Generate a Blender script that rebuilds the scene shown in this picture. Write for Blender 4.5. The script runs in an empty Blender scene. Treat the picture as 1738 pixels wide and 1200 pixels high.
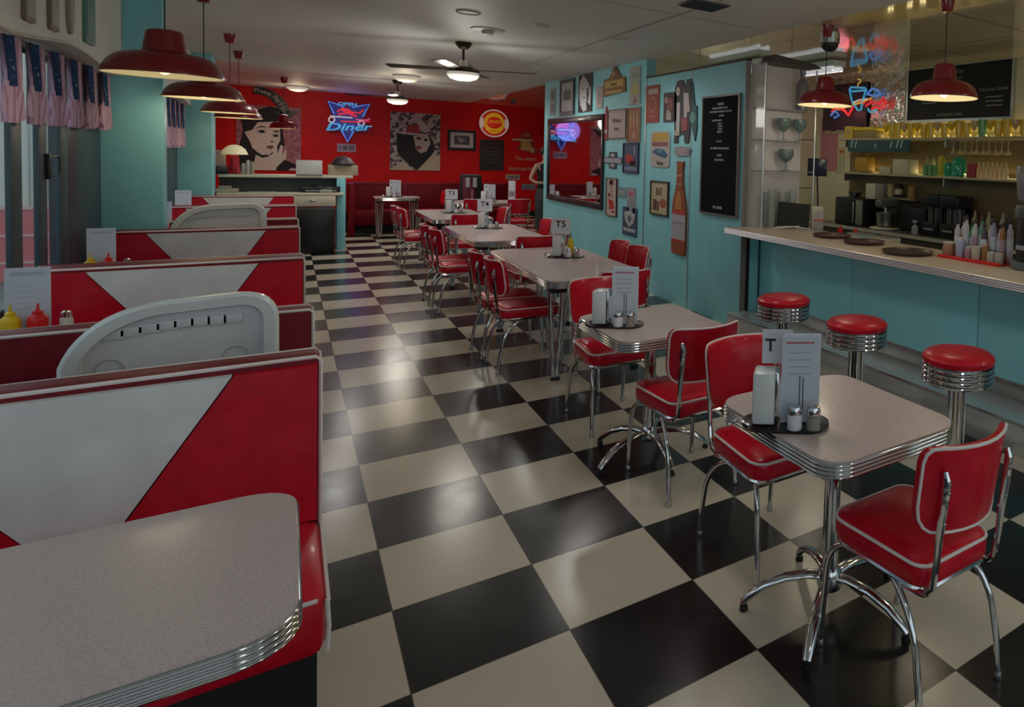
import bpy, bmesh, math, random
from mathutils import Vector, Matrix
random.seed(7)
PI = math.pi
sc = bpy.context.scene
COL = sc.collection

# ------------------------------------------------------------------ camera model (photo 1738 x 1200)
S = 0.485                                   # floor tile edge in metres
F_, CX, CY, YAW, PIT, ROL = 1132.75455, 1419.7258, 323.26387, 0.69051, 0.04, 0.03485
CAM = Vector((-0.62932 * S, -4.89636 * S, 3.52011 * S))
_d = Vector((math.sin(YAW) * math.cos(PIT), math.cos(YAW) * math.cos(PIT), -math.sin(PIT)))
_r0 = Vector((math.cos(YAW), -math.sin(YAW), 0)); _u0 = _r0.cross(_d)
_r = _r0 * math.cos(ROL) + _u0 * math.sin(ROL); _u = -_r0 * math.sin(ROL) + _u0 * math.cos(ROL)
def _ray(u, v): return _d + _r * ((u - CX) / F_) - _u * ((v - CY) / F_)
def atx(u, v, X): w = _ray(u, v); return CAM + w * ((X - CAM.x) / w.x)
def aty(u, v, Y): w = _ray(u, v); return CAM + w * ((Y - CAM.y) / w.y)
def atz(u, v, Z): w = _ray(u, v); return CAM + w * ((Z - CAM.z) / w.z)
cam = bpy.data.cameras.new('camera'); co = bpy.data.objects.new('camera', cam); COL.objects.link(co)
cam.sensor_width = 36; cam.sensor_fit = 'HORIZONTAL'; cam.lens = F_ / 1738 * 36
cam.shift_x = -(CX - 869) / 1738; cam.shift_y = (CY - 600) / 1738; cam.clip_end = 200; cam.clip_start = .02
co.matrix_world = Matrix(((_r.x, _u.x, -_d.x, CAM.x), (_r.y, _u.y, -_d.y, CAM.y), (_r.z, _u.z, -_d.z, CAM.z), (0, 0, 0, 1)))
sc.camera = co

# ------------------------------------------------------------------ materials
MATS = {}
def mat(name, col, rough=.5, metal=0, coat=0, emit=None, es=0, spec=.5, trans=0, alpha=1, ior=1.45):
    if name in MATS: return MATS[name]
    m = bpy.data.materials.new(name); m.use_nodes = True
    b = m.node_tree.nodes['Principled BSDF']
    b.inputs['Base Color'].default_value = (*col, 1); b.inputs['Roughness'].default_value = rough
    b.inputs['Metallic'].default_value = metal; b.inputs['Coat Weight'].default_value = coat
    b.inputs['Coat Roughness'].default_value = .08
    b.inputs['Specular IOR Level'].default_value = spec; b.inputs['IOR'].default_value = ior
    b.inputs['Transmission Weight'].default_value = trans; b.inputs['Alpha'].default_value = alpha
    if emit: b.inputs['Emission Color'].default_value = (*emit, 1); b.inputs['Emission Strength'].default_value = es
    MATS[name] = m; return m
def nodes(m): return m.node_tree.nodes, m.node_tree.links, m.node_tree.nodes['Principled BSDF']
def mix(N, L, fac, a, b):
    x = N.new('ShaderNodeMix'); x.data_type = 'RGBA'
    for s, v in ((0, fac), (6, a), (7, b)):
        if isinstance(v, (tuple, float, int)): x.inputs[s].default_value = (*v, 1) if isinstance(v, tuple) else v
        else: L.new(v, x.inputs[s])
    return x.outputs[2]
def math_(N, L, op, a, b=0.):
    x = N.new('ShaderNodeMath'); x.operation = op
    for s, v in ((0, a), (1, b)):
        if isinstance(v, (float, int)): x.inputs[s].default_value = v
        else: L.new(v, x.inputs[s])
    return x.outputs[0]
def noise(N, L, scale, detail=3, coord='Object'):
    t = N.new('ShaderNodeTexCoord'); n = N.new('ShaderNodeTexNoise'); n.inputs['Scale'].default_value = scale
    n.inputs['Detail'].default_value = detail; L.new(t.outputs[coord], n.inputs['Vector']); return n.outputs['Fac']
def speckle(m, c1, c2, scale=60, lo=.42, hi=.62, bump=0):
    N, L, b = nodes(m); n = noise(N, L, scale)
    r = N.new('ShaderNodeMapRange'); r.inputs[1].default_value = lo; r.inputs[2].default_value = hi; L.new(n, r.inputs[0])
    L.new(mix(N, L, r.outputs[0], c1, c2), b.inputs['Base Color'])
    if bump:
        q = N.new('ShaderNodeBump'); q.inputs['Strength'].default_value = bump; q.inputs['Distance'].default_value = .004
        L.new(n, q.inputs['Height']); L.new(q.outputs[0], b.inputs['Normal'])
    return m
chrome = mat('chrome', (.62, .62, .64), .1, 1)
steel = speckle(mat('brushed_steel', (.55, .57, .57), .3, 1), (.52, .54, .54), (.6, .62, .62), 9)
quilt = mat('rippled_steel', (.62, .6, .56), .2, 1)
N_, L_, b_q = quilt.node_tree.nodes, quilt.node_tree.links, quilt.node_tree.nodes['Principled BSDF']
_t = N_.new('ShaderNodeTexCoord'); _n = N_.new('ShaderNodeTexNoise'); _n.inputs['Scale'].default_value = 9; L_.new(_t.outputs['Object'], _n.inputs['Vector'])
_b = N_.new('ShaderNodeBump'); _b.inputs['Strength'].default_value = .7; _b.inputs['Distance'].default_value = .06; L_.new(_n.outputs['Fac'], _b.inputs['Height']); L_.new(_b.outputs[0], b_q.inputs['Normal'])
red_vinyl = speckle(mat('red_vinyl', (.55, .004, .02), .33, coat=.15, spec=.35), (.52, .003, .018), (.6, .005, .024), 14, bump=.03)
dkred_shaded_vinyl = speckle(mat('maroon_shaded_vinyl', (.16, .005, .012), .45, coat=0, spec=.2), (.15, .005, .011), (.19, .007, .014), 14, bump=.03)  # maroon, darkened further: shade between the booth backs is in the colour
white_vinyl = speckle(mat('white_vinyl', (.74, .76, .75), .35, coat=.25), (.7, .72, .71), (.78, .8, .79), 6)
piping_m = mat('white_piping', (.78, .72, .7), .4)
black_p = mat('black_plastic', (.015, .015, .017), .35)
black_m = mat('black_matt', (.012, .012, .013), .7)
dark_bz = mat('dark_bronze', (.05, .035, .03), .35, .7)
teal = speckle(mat('teal_paint', (.26, .66, .73), .45), (.25, .64, .71), (.28, .68, .75), 3)
teal_l = speckle(mat('teal_laminate', (.33, .8, .92), .3, coat=.1), (.32, .79, .91), (.34, .82, .94), 2)
teal_dk = mat('dark_teal_edge', (.03, .1, .11), .5)
red_wall = speckle(mat('red_wall_paint', (.6, .004, .006), .5, spec=.3), (.56, .003, .005), (.64, .005, .007), 2)
white_paint = speckle(mat('white_paint', (.72, .72, .66), .6), (.7, .7, .64), (.74, .74, .68), 3)
cream = speckle(mat('cream_panel', (.66, .6, .42), .35, coat=.2), (.63, .57, .39), (.69, .63, .45), 2)
cream_l = mat('cream_laminate', (.7, .64, .5), .35)
pinkpanel = mat('pink_panel', (.5, .2, .2), .4)
white_plast = speckle(mat('white_plastic', (.72, .74, .74), .3, coat=.2), (.7, .72, .72), (.75, .77, .77), 4)
paper = mat('paper_white', (.68, .7, .76), .6)
paper_b = mat('paper_cool', (.55, .6, .68), .6)
ink = mat('black_ink', (.02, .02, .03), .6)
inkred = mat('red_ink', (.5, .1, .14), .6)
yellow_p = mat('mustard_yellow', (.75, .5, .01), .35)
ketch = mat('ketchup_red', (.65, .01, .01), .35)
lamp_red = mat('pendant_red', (.2, .006, .008), .32, coat=.35)
lamp_in = mat('pendant_cream_inside_glow', (.5, .46, .3), .6, emit=(1, .9, .55), es=.06)  # cream lining with a faint glow put in for the bulb's light
bulb_m = mat('bulb_glow', (1, .9, .7), .4, emit=(1, .86, .55), es=.5)
globe_m = mat('opal_glass_glow', (.9, .9, .85), .4, emit=(1, .93, .75), es=.55)
lens_m = mat('added_downlight_lens', (.7, .65, .55), .4, emit=(1, .9, .7), es=.12)
tube_m = mat('fluorescent_glow', (.9, .9, .9), .4, emit=(.95, .95, 1), es=.75)
bluneon = mat('blue_neon_tube', (.1, .3, .9), .3, emit=(.12, .3, .8), es=.8)
cyneon = mat('cyan_neon_tube', (.1, .6, .9), .3, emit=(.06, .48, .8), es=.6)
redneon = mat('red_neon_tube', (.9, .1, .1), .3, emit=(1, .03, .05), es=.8)
pinkneon = mat('pink_neon_tube', (.9, .3, .4), .3, emit=(1, .2, .4), es=.5)
whneon = mat('white_neon_tube', (.9, .9, .9), .3, emit=(.8, .85, .7), es=.5)
yelneon = mat('yellow_neon_tube', (.9, .7, .1), .3, emit=(1, .6, .1), es=.6)
litred = mat('lit_red_acrylic', (.6, .02, .02), .3, emit=(.8, .02, .015), es=.18)
lityel = mat('lit_yellow_acrylic', (.8, .6, .05), .3, emit=(.9, .6, .02), es=.22)
litwht = mat('lit_white_acrylic', (.8, .8, .8), .3, emit=(.8, .85, .95), es=.2)
sheetblue = mat('neon_backing_blue', (.02, .03, .3), .3)
mirror_m = mat('mirror_glass', (.6, .55, .56), .03, 1)
frame_blk = mat('black_frame', (.02, .017, .022), .3, coat=.3)
brown = mat('brown_tray', (.06, .035, .03), .35)
wood = speckle(mat('wood_brown', (.25, .1, .04), .5), (.2, .08, .03), (.3, .13, .05), 10)
skin = mat('skin', (.55, .34, .26), .5)
hair = mat('dark_hair', (.03, .02, .015), .5)
black_cloth = mat('black_fabric', (.02, .02, .025), .8)
grey = mat('mid_grey', (.3, .3, .3), .5)
dkgrey = mat('dark_grey', (.06, .065, .075), .4)
slate = mat('window_frame_slate', (.045, .075, .09), .45)
slate2 = mat('dark_shutter', (.05, .055, .075), .35)
frost = mat('frosted_panel', (.75, .68, .68), .35)
pal = {}
def P(r, g, b, rough=.5):
    k = (r, g, b)
    if k not in pal:
        nm = 'paint_%02x%02x%02x' % tuple(int(min(1, max(0, c)) * 255) for c in k)
        pal[k] = mat(nm, k, rough)
    return pal[k]
def tinted(name, col, a=.45):
    if name in MATS: return MATS[name]
    m = bpy.data.materials.new(name); m.use_nodes = True; N = m.node_tree.nodes; L = m.node_tree.links
    b = N['Principled BSDF']; b.inputs['Base Color'].default_value = (*col, 1); b.inputs['Roughness'].default_value = .08
    b.inputs['Coat Weight'].default_value = .5
    t = N.new('ShaderNodeBsdfTransparent'); t.inputs[0].default_value = (*[min(1, c * .6 + .4) for c in col], 1)
    x = N.new('ShaderNodeMixShader'); x.inputs[0].default_value = a
    L.new(t.outputs[0], x.inputs[1]); L.new(b.outputs[0], x.inputs[2]); L.new(x.outputs[0], N['Material Output'].inputs[0])
    MATS[name] = m; return m
clear = tinted('clear_glass', (.75, .78, .78), .22)
yglass = tinted('yellow_glass', (.8, .62, .05), .6)
gglass = tinted('green_glass', (.2, .5, .2), .6)
tglass = tinted('teal_green_glass', (.02, .4, .25), .7)
wglass = tinted('warm_clear_glass', (.7, .6, .4), .45)
smoky = tinted('smoky_glass', (.3, .3, .32), .6)
pane_m = tinted('window_pane', (.9, .95, .97), .03)

# floor: black and cream vinyl checks with a waxed surface
floor_m = mat('checker_floor', (.5, .5, .5), .16, coat=.0)
N, L, b = nodes(floor_m)
g = N.new('ShaderNodeNewGeometry'); sp = N.new('ShaderNodeSeparateXYZ'); L.new(g.outputs['Position'], sp.inputs[0])
ix = math_(N, L, 'DIVIDE', sp.outputs[0], S); iy = math_(N, L, 'DIVIDE', sp.outputs[1], S)
fx = math_(N, L, 'FLOOR', ix); fy = math_(N, L, 'FLOOR', iy)
par = math_(N, L, 'FLOORED_MODULO', math_(N, L, 'ADD', fx, fy), 2.)
wn = N.new('ShaderNodeTexWhiteNoise'); wn.noise_dimensions = '2D'
cb = N.new('ShaderNodeCombineXYZ'); L.new(fx, cb.inputs[0]); L.new(fy, cb.inputs[1]); L.new(cb.outputs[0], wn.inputs[0])
nz = noise(N, L, 7, 5)
lite = mix(N, L, wn.outputs[0], (.6, .53, .42), (.66, .585, .47)); lite = mix(N, L, math_(N, L, 'MULTIPLY', nz, .35), lite, (.5, .44, .32))
dark = mix(N, L, nz, (.012, .012, .013), (.022, .021, .02))
c = mix(N, L, par, dark, lite)
def edge(i):
    fr = math_(N, L, 'FRACT', i); return math_(N, L, 'MINIMUM', fr, math_(N, L, 'SUBTRACT', 1., fr))
gm = math_(N, L, 'LESS_THAN', math_(N, L, 'MINIMUM', edge(ix), edge(iy)), .004)
L.new(mix(N, L, gm, c, (.06, .05, .04)), b.inputs['Base Color'])
rr = N.new('ShaderNodeMapRange'); rr.inputs[3].default_value = .15; rr.inputs[4].default_value = .25; L.new(nz, rr.inputs[0]); L.new(rr.outputs[0], b.inputs['Roughness'])
bp = N.new('ShaderNodeBump'); bp.inputs['Strength'].default_value = .06; bp.inputs['Distance'].default_value = .002
L.new(noise(N, L, 40, 4), bp.inputs['Height']); L.new(bp.outputs[0], b.inputs['Normal'])

# laminate table top: fine pinkish grey speckle
lam = mat('speckled_laminate', (.6, .52, .5), .3, coat=.12)
speckle(lam, (.58, .47, .45), (.38, .33, .33), 170, .5, .72)
lam_bar = mat('beige_laminate', (.6, .5, .38), .3, coat=.1)
alu = mat('ribbed_aluminium', (.85, .83, .88), .38, .85)
# ribbed chrome edge
def stripes(name, base, dark_, axis, period, duty=.45, **k):
    m = mat(name, base, **k); N, L, b = nodes(m); g = N.new('ShaderNodeTexCoord'); s = N.new('ShaderNodeSeparateXYZ')
    L.new(g.outputs['Object'], s.inputs[0]); f = math_(N, L, 'FRACT', math_(N, L, 'DIVIDE', s.outputs[axis], period))
    L.new(mix(N, L, math_(N, L, 'LESS_THAN', f, duty), base, dark_), b.inputs['Base Color']); return m
flag_str = stripes('flag_pink_stripes', (.8, .62, .74), (.62, .36, .5), 1, .026, .4, rough=.9)
flag_blue = speckle(mat('flag_canton_blue', (.05, .12, .3), .9), (.04, .1, .27), (.3, .38, .52), 40, .6, .66)
def translucent(m, col, a=.5):
    N, L, b = nodes(m); o = N['Material Output']; t = N.new('ShaderNodeBsdfTranslucent'); x = N.new('ShaderNodeMixShader'); x.inputs[0].default_value = a
    c_ = b.inputs['Base Color'].links[0].from_socket if b.inputs['Base Color'].links else None
    if c_: L.new(c_, t.inputs[0])
    else: t.inputs[0].default_value = (*col, 1)
    L.new(b.outputs[0], x.inputs[1]); L.new(t.outputs[0], x.inputs[2]); L.new(x.outputs[0], o.inputs[0])
translucent(flag_str, (.7, .5, .6)); translucent(flag_blue, (.1, .2, .4))
panel_seam = mat('panel_seam', (.2, .18, .12), .6)

# ------------------------------------------------------------------ geometry helpers
class B:
    """collects shapes into one mesh; each add_* takes a material"""
    def __init__(s): s.v = []; s.f = []; s.m = []; s.ms = []; s.sm = []
    def mi(s, m):
        if m not in s.ms: s.ms.append(m)
        return s.ms.index(m)
    def add(s, vs, fs, m, M=None, smooth=False):
        o = len(s.v); k = s.mi(m)
        s.v += [(M @ Vector(p)) if M else Vector(p) for p in vs]
        for f in fs: s.f.append([i + o for i in f]); s.m.append(k); s.sm.append(smooth)
        return s
    def box(s, x0, x1, y0, y1, z0, z1, m, bev=0, M=None):
        if bev <= 0:
            v = [(x, y, z) for z in (z0, z1) for y in (y0, y1) for x in (x0, x1)]
            return s.add(v, [(0, 2, 3, 1), (4, 5, 7, 6), (0, 1, 5, 4), (2, 6, 7, 3), (0, 4, 6, 2), (1, 3, 7, 5)], m, M)
        bm = bmesh.new(); bmesh.ops.create_cube(bm, size=1)
        for v in bm.verts:
            v.co = Vector(((x0 + x1) / 2 + v.co.x * (x1 - x0), (y0 + y1) / 2 + v.co.y * (y1 - y0), (z0 + z1) / 2 + v.co.z * (z1 - z0)))
        bev = min(bev, .49 * min(abs(x1 - x0), abs(y1 - y0), abs(z1 - z0)))
        bmesh.ops.bevel(bm, geom=bm.edges[:], offset=bev, segments=2, profile=.5, affect='EDGES')
        s.bm(bm, m, M); return s
    def bm(s, bm, m, M=None, smooth=True):
        bm.verts.index_update(); s.add([v.co.copy() for v in bm.verts], [[v.index for v in f.verts] for f in bm.faces], m, M, smooth); bm.free()
    def lathe(s, prof, m, n=24, M=None, cap=False):
        vs = []; fs = []
        for r, z in prof:
            for i in range(n): a = 2 * PI * i / n; vs.append((r * math.cos(a), r * math.sin(a), z))
        for j in range(len(prof) - 1):
            for i in range(n):
                a = j * n + i; b_ = j * n + (i + 1) % n; fs.append((a, b_, b_ + n, a + n))
        if cap: fs.append(tuple(range(n - 1, -1, -1))); fs.append(tuple((len(prof) - 1) * n + i for i in range(n)))
        return s.add(vs, fs, m, M, True)
    def tube(s, pts, r, m, n=8, M=None, closed=False, flat=None):
        pts = [Vector(p) for p in pts]; k = len(pts); vs = []; fs = []; up = Vector((0, 0, 1)); prev = None
        for i, p in enumerate(pts):
            if closed: t = pts[(i + 1) % k] - pts[i - 1]
            else: t = pts[min(i + 1, k - 1)] - pts[max(i - 1, 0)]
            t.normalize()
            if prev is None:
                a = t.cross(up)
                if a.length < .05: a = t.cross(Vector((1, 0, 0)))
            else: a = prev - t * prev.dot(t)
            a.normalize(); b_ = t.cross(a); prev = a
            rad = r[i] if isinstance(r, (list, tuple)) else r
            for j in range(n):
                q = 2 * PI * j / n; vs.append(p + a * (math.cos(q) * rad) + b_ * (math.sin(q) * rad * (flat or 1)))
        for i in range(k if closed else k - 1):
            for j in range(n):
                a = i * n + j; b_ = i * n + (j + 1) % n; c_ = ((i + 1) % k) * n + (j + 1) % n; d_ = ((i + 1) % k) * n + j
                fs.append((a, b_, c_, d_))
        if not closed: fs.append(tuple(range(n - 1, -1, -1))); fs.append(tuple((k - 1) * n + j for j in range(n)))
        return s.add(vs, fs, m, M, True)
    def loft(s, rings, m, M=None, cap=True, smooth=True):
        n = len(rings[0]); vs = [p for r in rings for p in r]; fs = []
        for j in range(len(rings) - 1):
            for i in range(n):
                a = j * n + i; b_ = j * n + (i + 1) % n; fs.append((a, b_, b_ + n, a + n))
        if cap: fs.append(tuple(range(n - 1, -1, -1))); fs.append(tuple((len(rings) - 1) * n + i for i in range(n)))
        return s.add(vs, fs, m, M, smooth)
    def prism(s, outl, z0, z1, m, M=None):   # outline in xy, extruded in z
        n = len(outl); vs = [(x, y, z0) for x, y in outl] + [(x, y, z1) for x, y in outl]
        fs = [tuple(range(n - 1, -1, -1)), tuple(range(n, 2 * n))] + [(i, (i + 1) % n, (i + 1) % n + n, i + n) for i in range(n)]
        return s.add(vs, fs, m, M)
    def ball(s, c, r, m, sx=1, sy=1, sz=1, n=14, M=None):
        prof = [(math.sin(PI * i / n) , -math.cos(PI * i / n)) for i in range(n + 1)]
        Q = Matrix.Translation(c) @ Matrix.Diagonal((r * sx, r * sy, r * sz, 1))
        return s.lathe([(max(a, .001), z) for a, z in prof], m, n, (M @ Q) if M else Q)

def tag(o, label=None, cat=None, group=None, kind=None):
    if label: o['label'] = label
    if cat: o['category'] = cat
    if group: o['group'] = group
    if kind: o['kind'] = kind
    return o
def obj(name, b, parent=None, loc=None, rotz=0, label=None, sub=0):
    me = bpy.data.meshes.new(name); me.from_pydata([tuple(v) for v in b.v], [], b.f)
    for m in b.ms: me.materials.append(m)
    for p, k, sm in zip(me.polygons, b.m, b.sm): p.material_index = k; p.use_smooth = sm
    me.validate(); me.update()
    if any(b.sm): me.set_sharp_from_angle(angle=math.radians(42))
    o = bpy.data.objects.new(name, me); COL.objects.link(o)
    if parent: o.parent = parent
    if loc: o.location = loc
    if rotz: o.rotation_euler = (0, 0, rotz)
    if label: o['label'] = label
    if sub:
        q = o.modifiers.new('subsurf', 'SUBSURF'); q.levels = sub; q.render_levels = sub
    return o
def thing(name, label, cat, loc=(0, 0, 0), rotz=0, group=None):
    o = bpy.data.objects.new(name, None); COL.objects.link(o); o.empty_display_size = .1
    o.location = loc; o.rotation_euler = (0, 0, rotz); return tag(o, label, cat, group)
def one(name, b, label, cat, group=None, loc=None, rotz=0, sub=0):
    return tag(obj(name, b, None, loc, rotz, None, sub), label, cat, group)
def struct(name, b): return tag(obj(name, b), kind='structure')
def dup(src, loc, rotz=None, label=None, group=None):
    def cp(o, par):
        c = o.copy(); COL.objects.link(c); c.parent = par
        for ch in list(kids.get(o.name, [])): cp(ch, c)
        return c
    kids = {}
    def gather(o):
        kids[o.name] = [c for c in bpy.data.objects if c.parent == o]
        for c in kids[o.name]: gather(c)
    gather(src); r = cp(src, None); r.location = loc
    if rotz is not None: r.rotation_euler = (0, 0, rotz)
    if label: r['label'] = label
    if group: r['group'] = group
    return r
def rrect(w, h, r, n=6, cx=0, cy=0):
    out = []
    for sx, sy, a0 in ((1, 1, 0), (-1, 1, PI / 2), (-1, -1, PI), (1, -1, 1.5 * PI)):
        for i in range(n + 1):
            a = a0 + PI / 2 * i / n; out.append((cx + sx * (w / 2 - r) + r * math.cos(a), cy + sy * (h / 2 - r) + r * math.sin(a)))
    return out
def circ(r, n=24, cx=0, cy=0, ry=None):
    return [(cx + r * math.cos(2 * PI * i / n), cy + (ry or r) * math.sin(2 * PI * i / n)) for i in range(n)]
def bez(p0, p1, p2, n=8):
    p0, p1, p2 = Vector(p0), Vector(p1), Vector(p2)
    return [p0 * (1 - t) ** 2 + p1 * 2 * t * (1 - t) + p2 * t * t for t in [i / n for i in range(n + 1)]]
def textbm(txt, size, m, M, b, ext=.001, sx=1, shear=0, align='CENTER', bold=0):
    cu = bpy.data.curves.new('t', 'FONT'); cu.body = txt; cu.size = size; cu.extrude = ext; cu.align_x = align; cu.align_y = 'CENTER'
    cu.shear = shear; cu.offset = bold; cu.resolution_u = 3
    o = bpy.data.objects.new('t', cu); COL.objects.link(o); bpy.context.view_layer.update()
    me = bpy.data.meshes.new_from_object(o.evaluated_get(bpy.context.evaluated_depsgraph_get()))
    b.add([v.co.copy() for v in me.vertices], [list(p.vertices) for p in me.polygons], m, M @ Matrix.Diagonal((sx, 1, 1, 1)))
    bpy.data.objects.remove(o); bpy.data.curves.remove(cu); bpy.data.meshes.remove(me)
ORD = ['first', 'second', 'third', 'fourth', 'fifth', 'sixth', 'seventh', 'eighth', 'ninth', 'tenth', 'eleventh', 'twelfth', 'thirteenth', 'fourteenth',
       'fifteenth', 'sixteenth', 'seventeenth', 'eighteenth', 'nineteenth', 'twentieth', 'twenty-first', 'twenty-second', 'twenty-third', 'twenty-fourth', 'twenty-fifth', 'twenty-sixth', 'twenty-seventh', 'twenty-eighth']
# local frames of flat things: x right, y up, z out of the surface
def face_negx(X, y, z): return Matrix(((0, 0, -1, X), (-1, 0, 0, y), (0, 1, 0, z), (0, 0, 0, 1)))     # looks towards -X, right = -Y
def face_negy(x, Y, z): return Matrix(((1, 0, 0, x), (0, 0, -1, Y), (0, 1, 0, z), (0, 0, 0, 1)))      # looks towards -Y
def light(name, loc, power, col=(1, .9, .75), size=.05, kind='POINT', rot=None, sx=None, sy=None, spread=None):
    l = bpy.data.lights.new(name, kind); l.energy = power; l.color = col
    if kind == 'POINT': l.shadow_soft_size = size
    if kind == 'AREA':
        l.shape = 'RECTANGLE'; l.size = sx; l.size_y = sy
    o = bpy.data.objects.new(name, l); COL.objects.link(o); o.location = loc
    if rot: o.rotation_euler = rot
    return o

# ------------------------------------------------------------------ the room
XW, XL, YB, XK = 3.22, -1.45, 17.0, 5.95
def zc(x): return 2.945
b = B(); b.box(-1.6, 6.1, -4.2, 17.2, -.1, 0, floor_m); struct('floor', b)
b = B()
ceil_m = speckle(mat('ceiling_paint', (.66, .68, .65), .55), (.65, .67, .64), (.68, .7, .67), 1.5)
b.add([(-1.6, -4.2, zc(-1.6)), (3.3, -4.2, zc(3.3)), (3.3, 17.2, zc(3.3)), (-1.6, 17.2, zc(-1.6)),
       (-1.6, -4.2, zc(-1.6) + .1), (3.3, -4.2, zc(3.3) + .1), (3.3, 17.2, zc(3.3) + .1), (-1.6, 17.2, zc(-1.6) + .1)],
      [(0, 1, 2, 3), (7, 6, 5, 4), (0, 4, 5, 1), (1, 5, 6, 2), (2, 6, 7, 3), (3, 7, 4, 0)], ceil_m)
struct('ceiling', b)
# panelled glossy ceiling over the bar
gl_m = mat('glossy_ceiling_panel', (.55, .47, .32), .07, coat=.5, spec=.7)
N, L, bb = nodes(gl_m)
g = N.new('ShaderNodeNewGeometry'); sp = N.new('ShaderNodeSeparateXYZ'); L.new(g.outputs['Position'], sp.inputs[0])
fa = math_(N, L, 'FRACT', math_(N, L, 'DIVIDE', sp.outputs[0], 1.22)); fb = math_(N, L, 'FRACT', math_(N, L, 'DIVIDE', sp.outputs[1], 1.22))
ln = math_(N, L, 'LESS_THAN', math_(N, L, 'MINIMUM', fa, fb), .014)
L.new(mix(N, L, ln, (.62, .55, .4), (.2, .16, .1)), bb.inputs['Base Color'])
bq = N.new('ShaderNodeBump'); bq.inputs['Strength'].default_value = .12; bq.inputs['Distance'].default_value = .02
L.new(noise(N, L, 2.2, 2), bq.inputs['Height']); L.new(bq.outputs[0], bb.inputs['Normal'])
b = B()
b.add([(3.3, -4.2, zc(3.3)), (6.1, -4.2, zc(6.1)), (6.1, 17.2, zc(6.1)), (3.3, 17.2, zc(3.3)),
       (3.3, -4.2, zc(3.3) + .1), (6.1, -4.2, zc(6.1) + .1), (6.1, 17.2, zc(6.1) + .1), (3.3, 17.2, zc(3.3) + .1)],
      [(0, 1, 2, 3), (7, 6, 5, 4), (0, 4, 5, 1), (1, 5, 6, 2), (2, 6, 7, 3), (3, 7, 4, 0)], gl_m)
struct('ceiling_bar', b)
b = B(); b.box(-1.6, 6.1, YB, YB + .15, 0, 3.1, red_wall); struct('wall_back', b)
# picture wall: teal, ends at y = 10, kitchen return wall in cream panels
b = B(); b.box(XW, XW + .12, 5.75, 10.05, 0, zc(XW) + .01, teal); b.box(XW + .002, XW + .118, 10.05, 10.06, 0, zc(XW) + .01, teal); struct('wall_right', b)
b = B()
b.box(XW + .12, XK, 5.75, 5.87, 0, zc(3.34), cream)
for x in (3.95, 4.75, 5.45): b.box(x, x + .012, 5.744, 5.752, 0, 2.9, panel_seam)
for z in (1.32, 2.05, 2.72): b.box(XW + .12, XK, 5.744, 5.752, z, z + .012, panel_seam)
b.box(XW + .12, XK, 5.87, 5.88, 0, 2.9, teal)
struct('wall_kitchen_end', b)
kit_m = mat('kitchen_wall_panel', (.42, .34, .2), .4)
b = B(); b.box(XK, XK + .12, -4.2, 17.2, 0, 3.1, cream); struct('wall_kitchen', b)
# window side: piers, sill wall, valance
b = B()
b.box(XL - .15, XL + .0, -4.2, 11.0, 0, .72, slate2)
struct('wall_left_sill', b)
b = B(); b.box(XL - .15, XL + .35, 5.55, 5.78, 0, zc(-1.1), teal, .006); struct('wall_left_pier', b)
b = B(); b.box(XL - .15, XL + .33, 10.62, 11.3, 0, zc(-1.1), teal, .006); b.box(XL - .15, XL, 11.3, 17, 0, 2.945, red_wall); struct('wall_left_far_pier', b)
# valance with a scalloped lower edge
b = B()
for y0, y1 in ((-4.2, 5.55), (5.78, 10.62)):
    n = 40; pts = []
    for i in range(n + 1):
        y = y0 + (y1 - y0) * i / n
        z = 2.235 + .035 * math.cos((y - 3.9) * 2 * PI / 2.6)
        pts.append((y, z))
    out = pts + [(y1, 2.945), (y0, 2.945)]
    M = Matrix(((0, 0, 1, XL + .12), (1, 0, 0, 0), (0, 1, 0, 0), (0, 0, 0, 1)))
    b.prism(out, -.27, 0, white_paint, M)
    b.tube([(XL + .125, y, z + .006) for y, z in pts], .006, P(.5, .48, .42), 6)
struct('wall_left_valance', b)
b = B()
b.box(-1.6, 6.1, -4.3, -4.2, 0, .5, white_paint); b.box(-1.6, 6.1, -4.3, -4.2, 2.5, 3.15, white_paint)
for x in (-1.6, .3, 2.2, 4.1, 5.95): b.box(x, x + .15, -4.3, -4.2, .5, 2.5, slate)
struct('wall_front', b)
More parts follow.
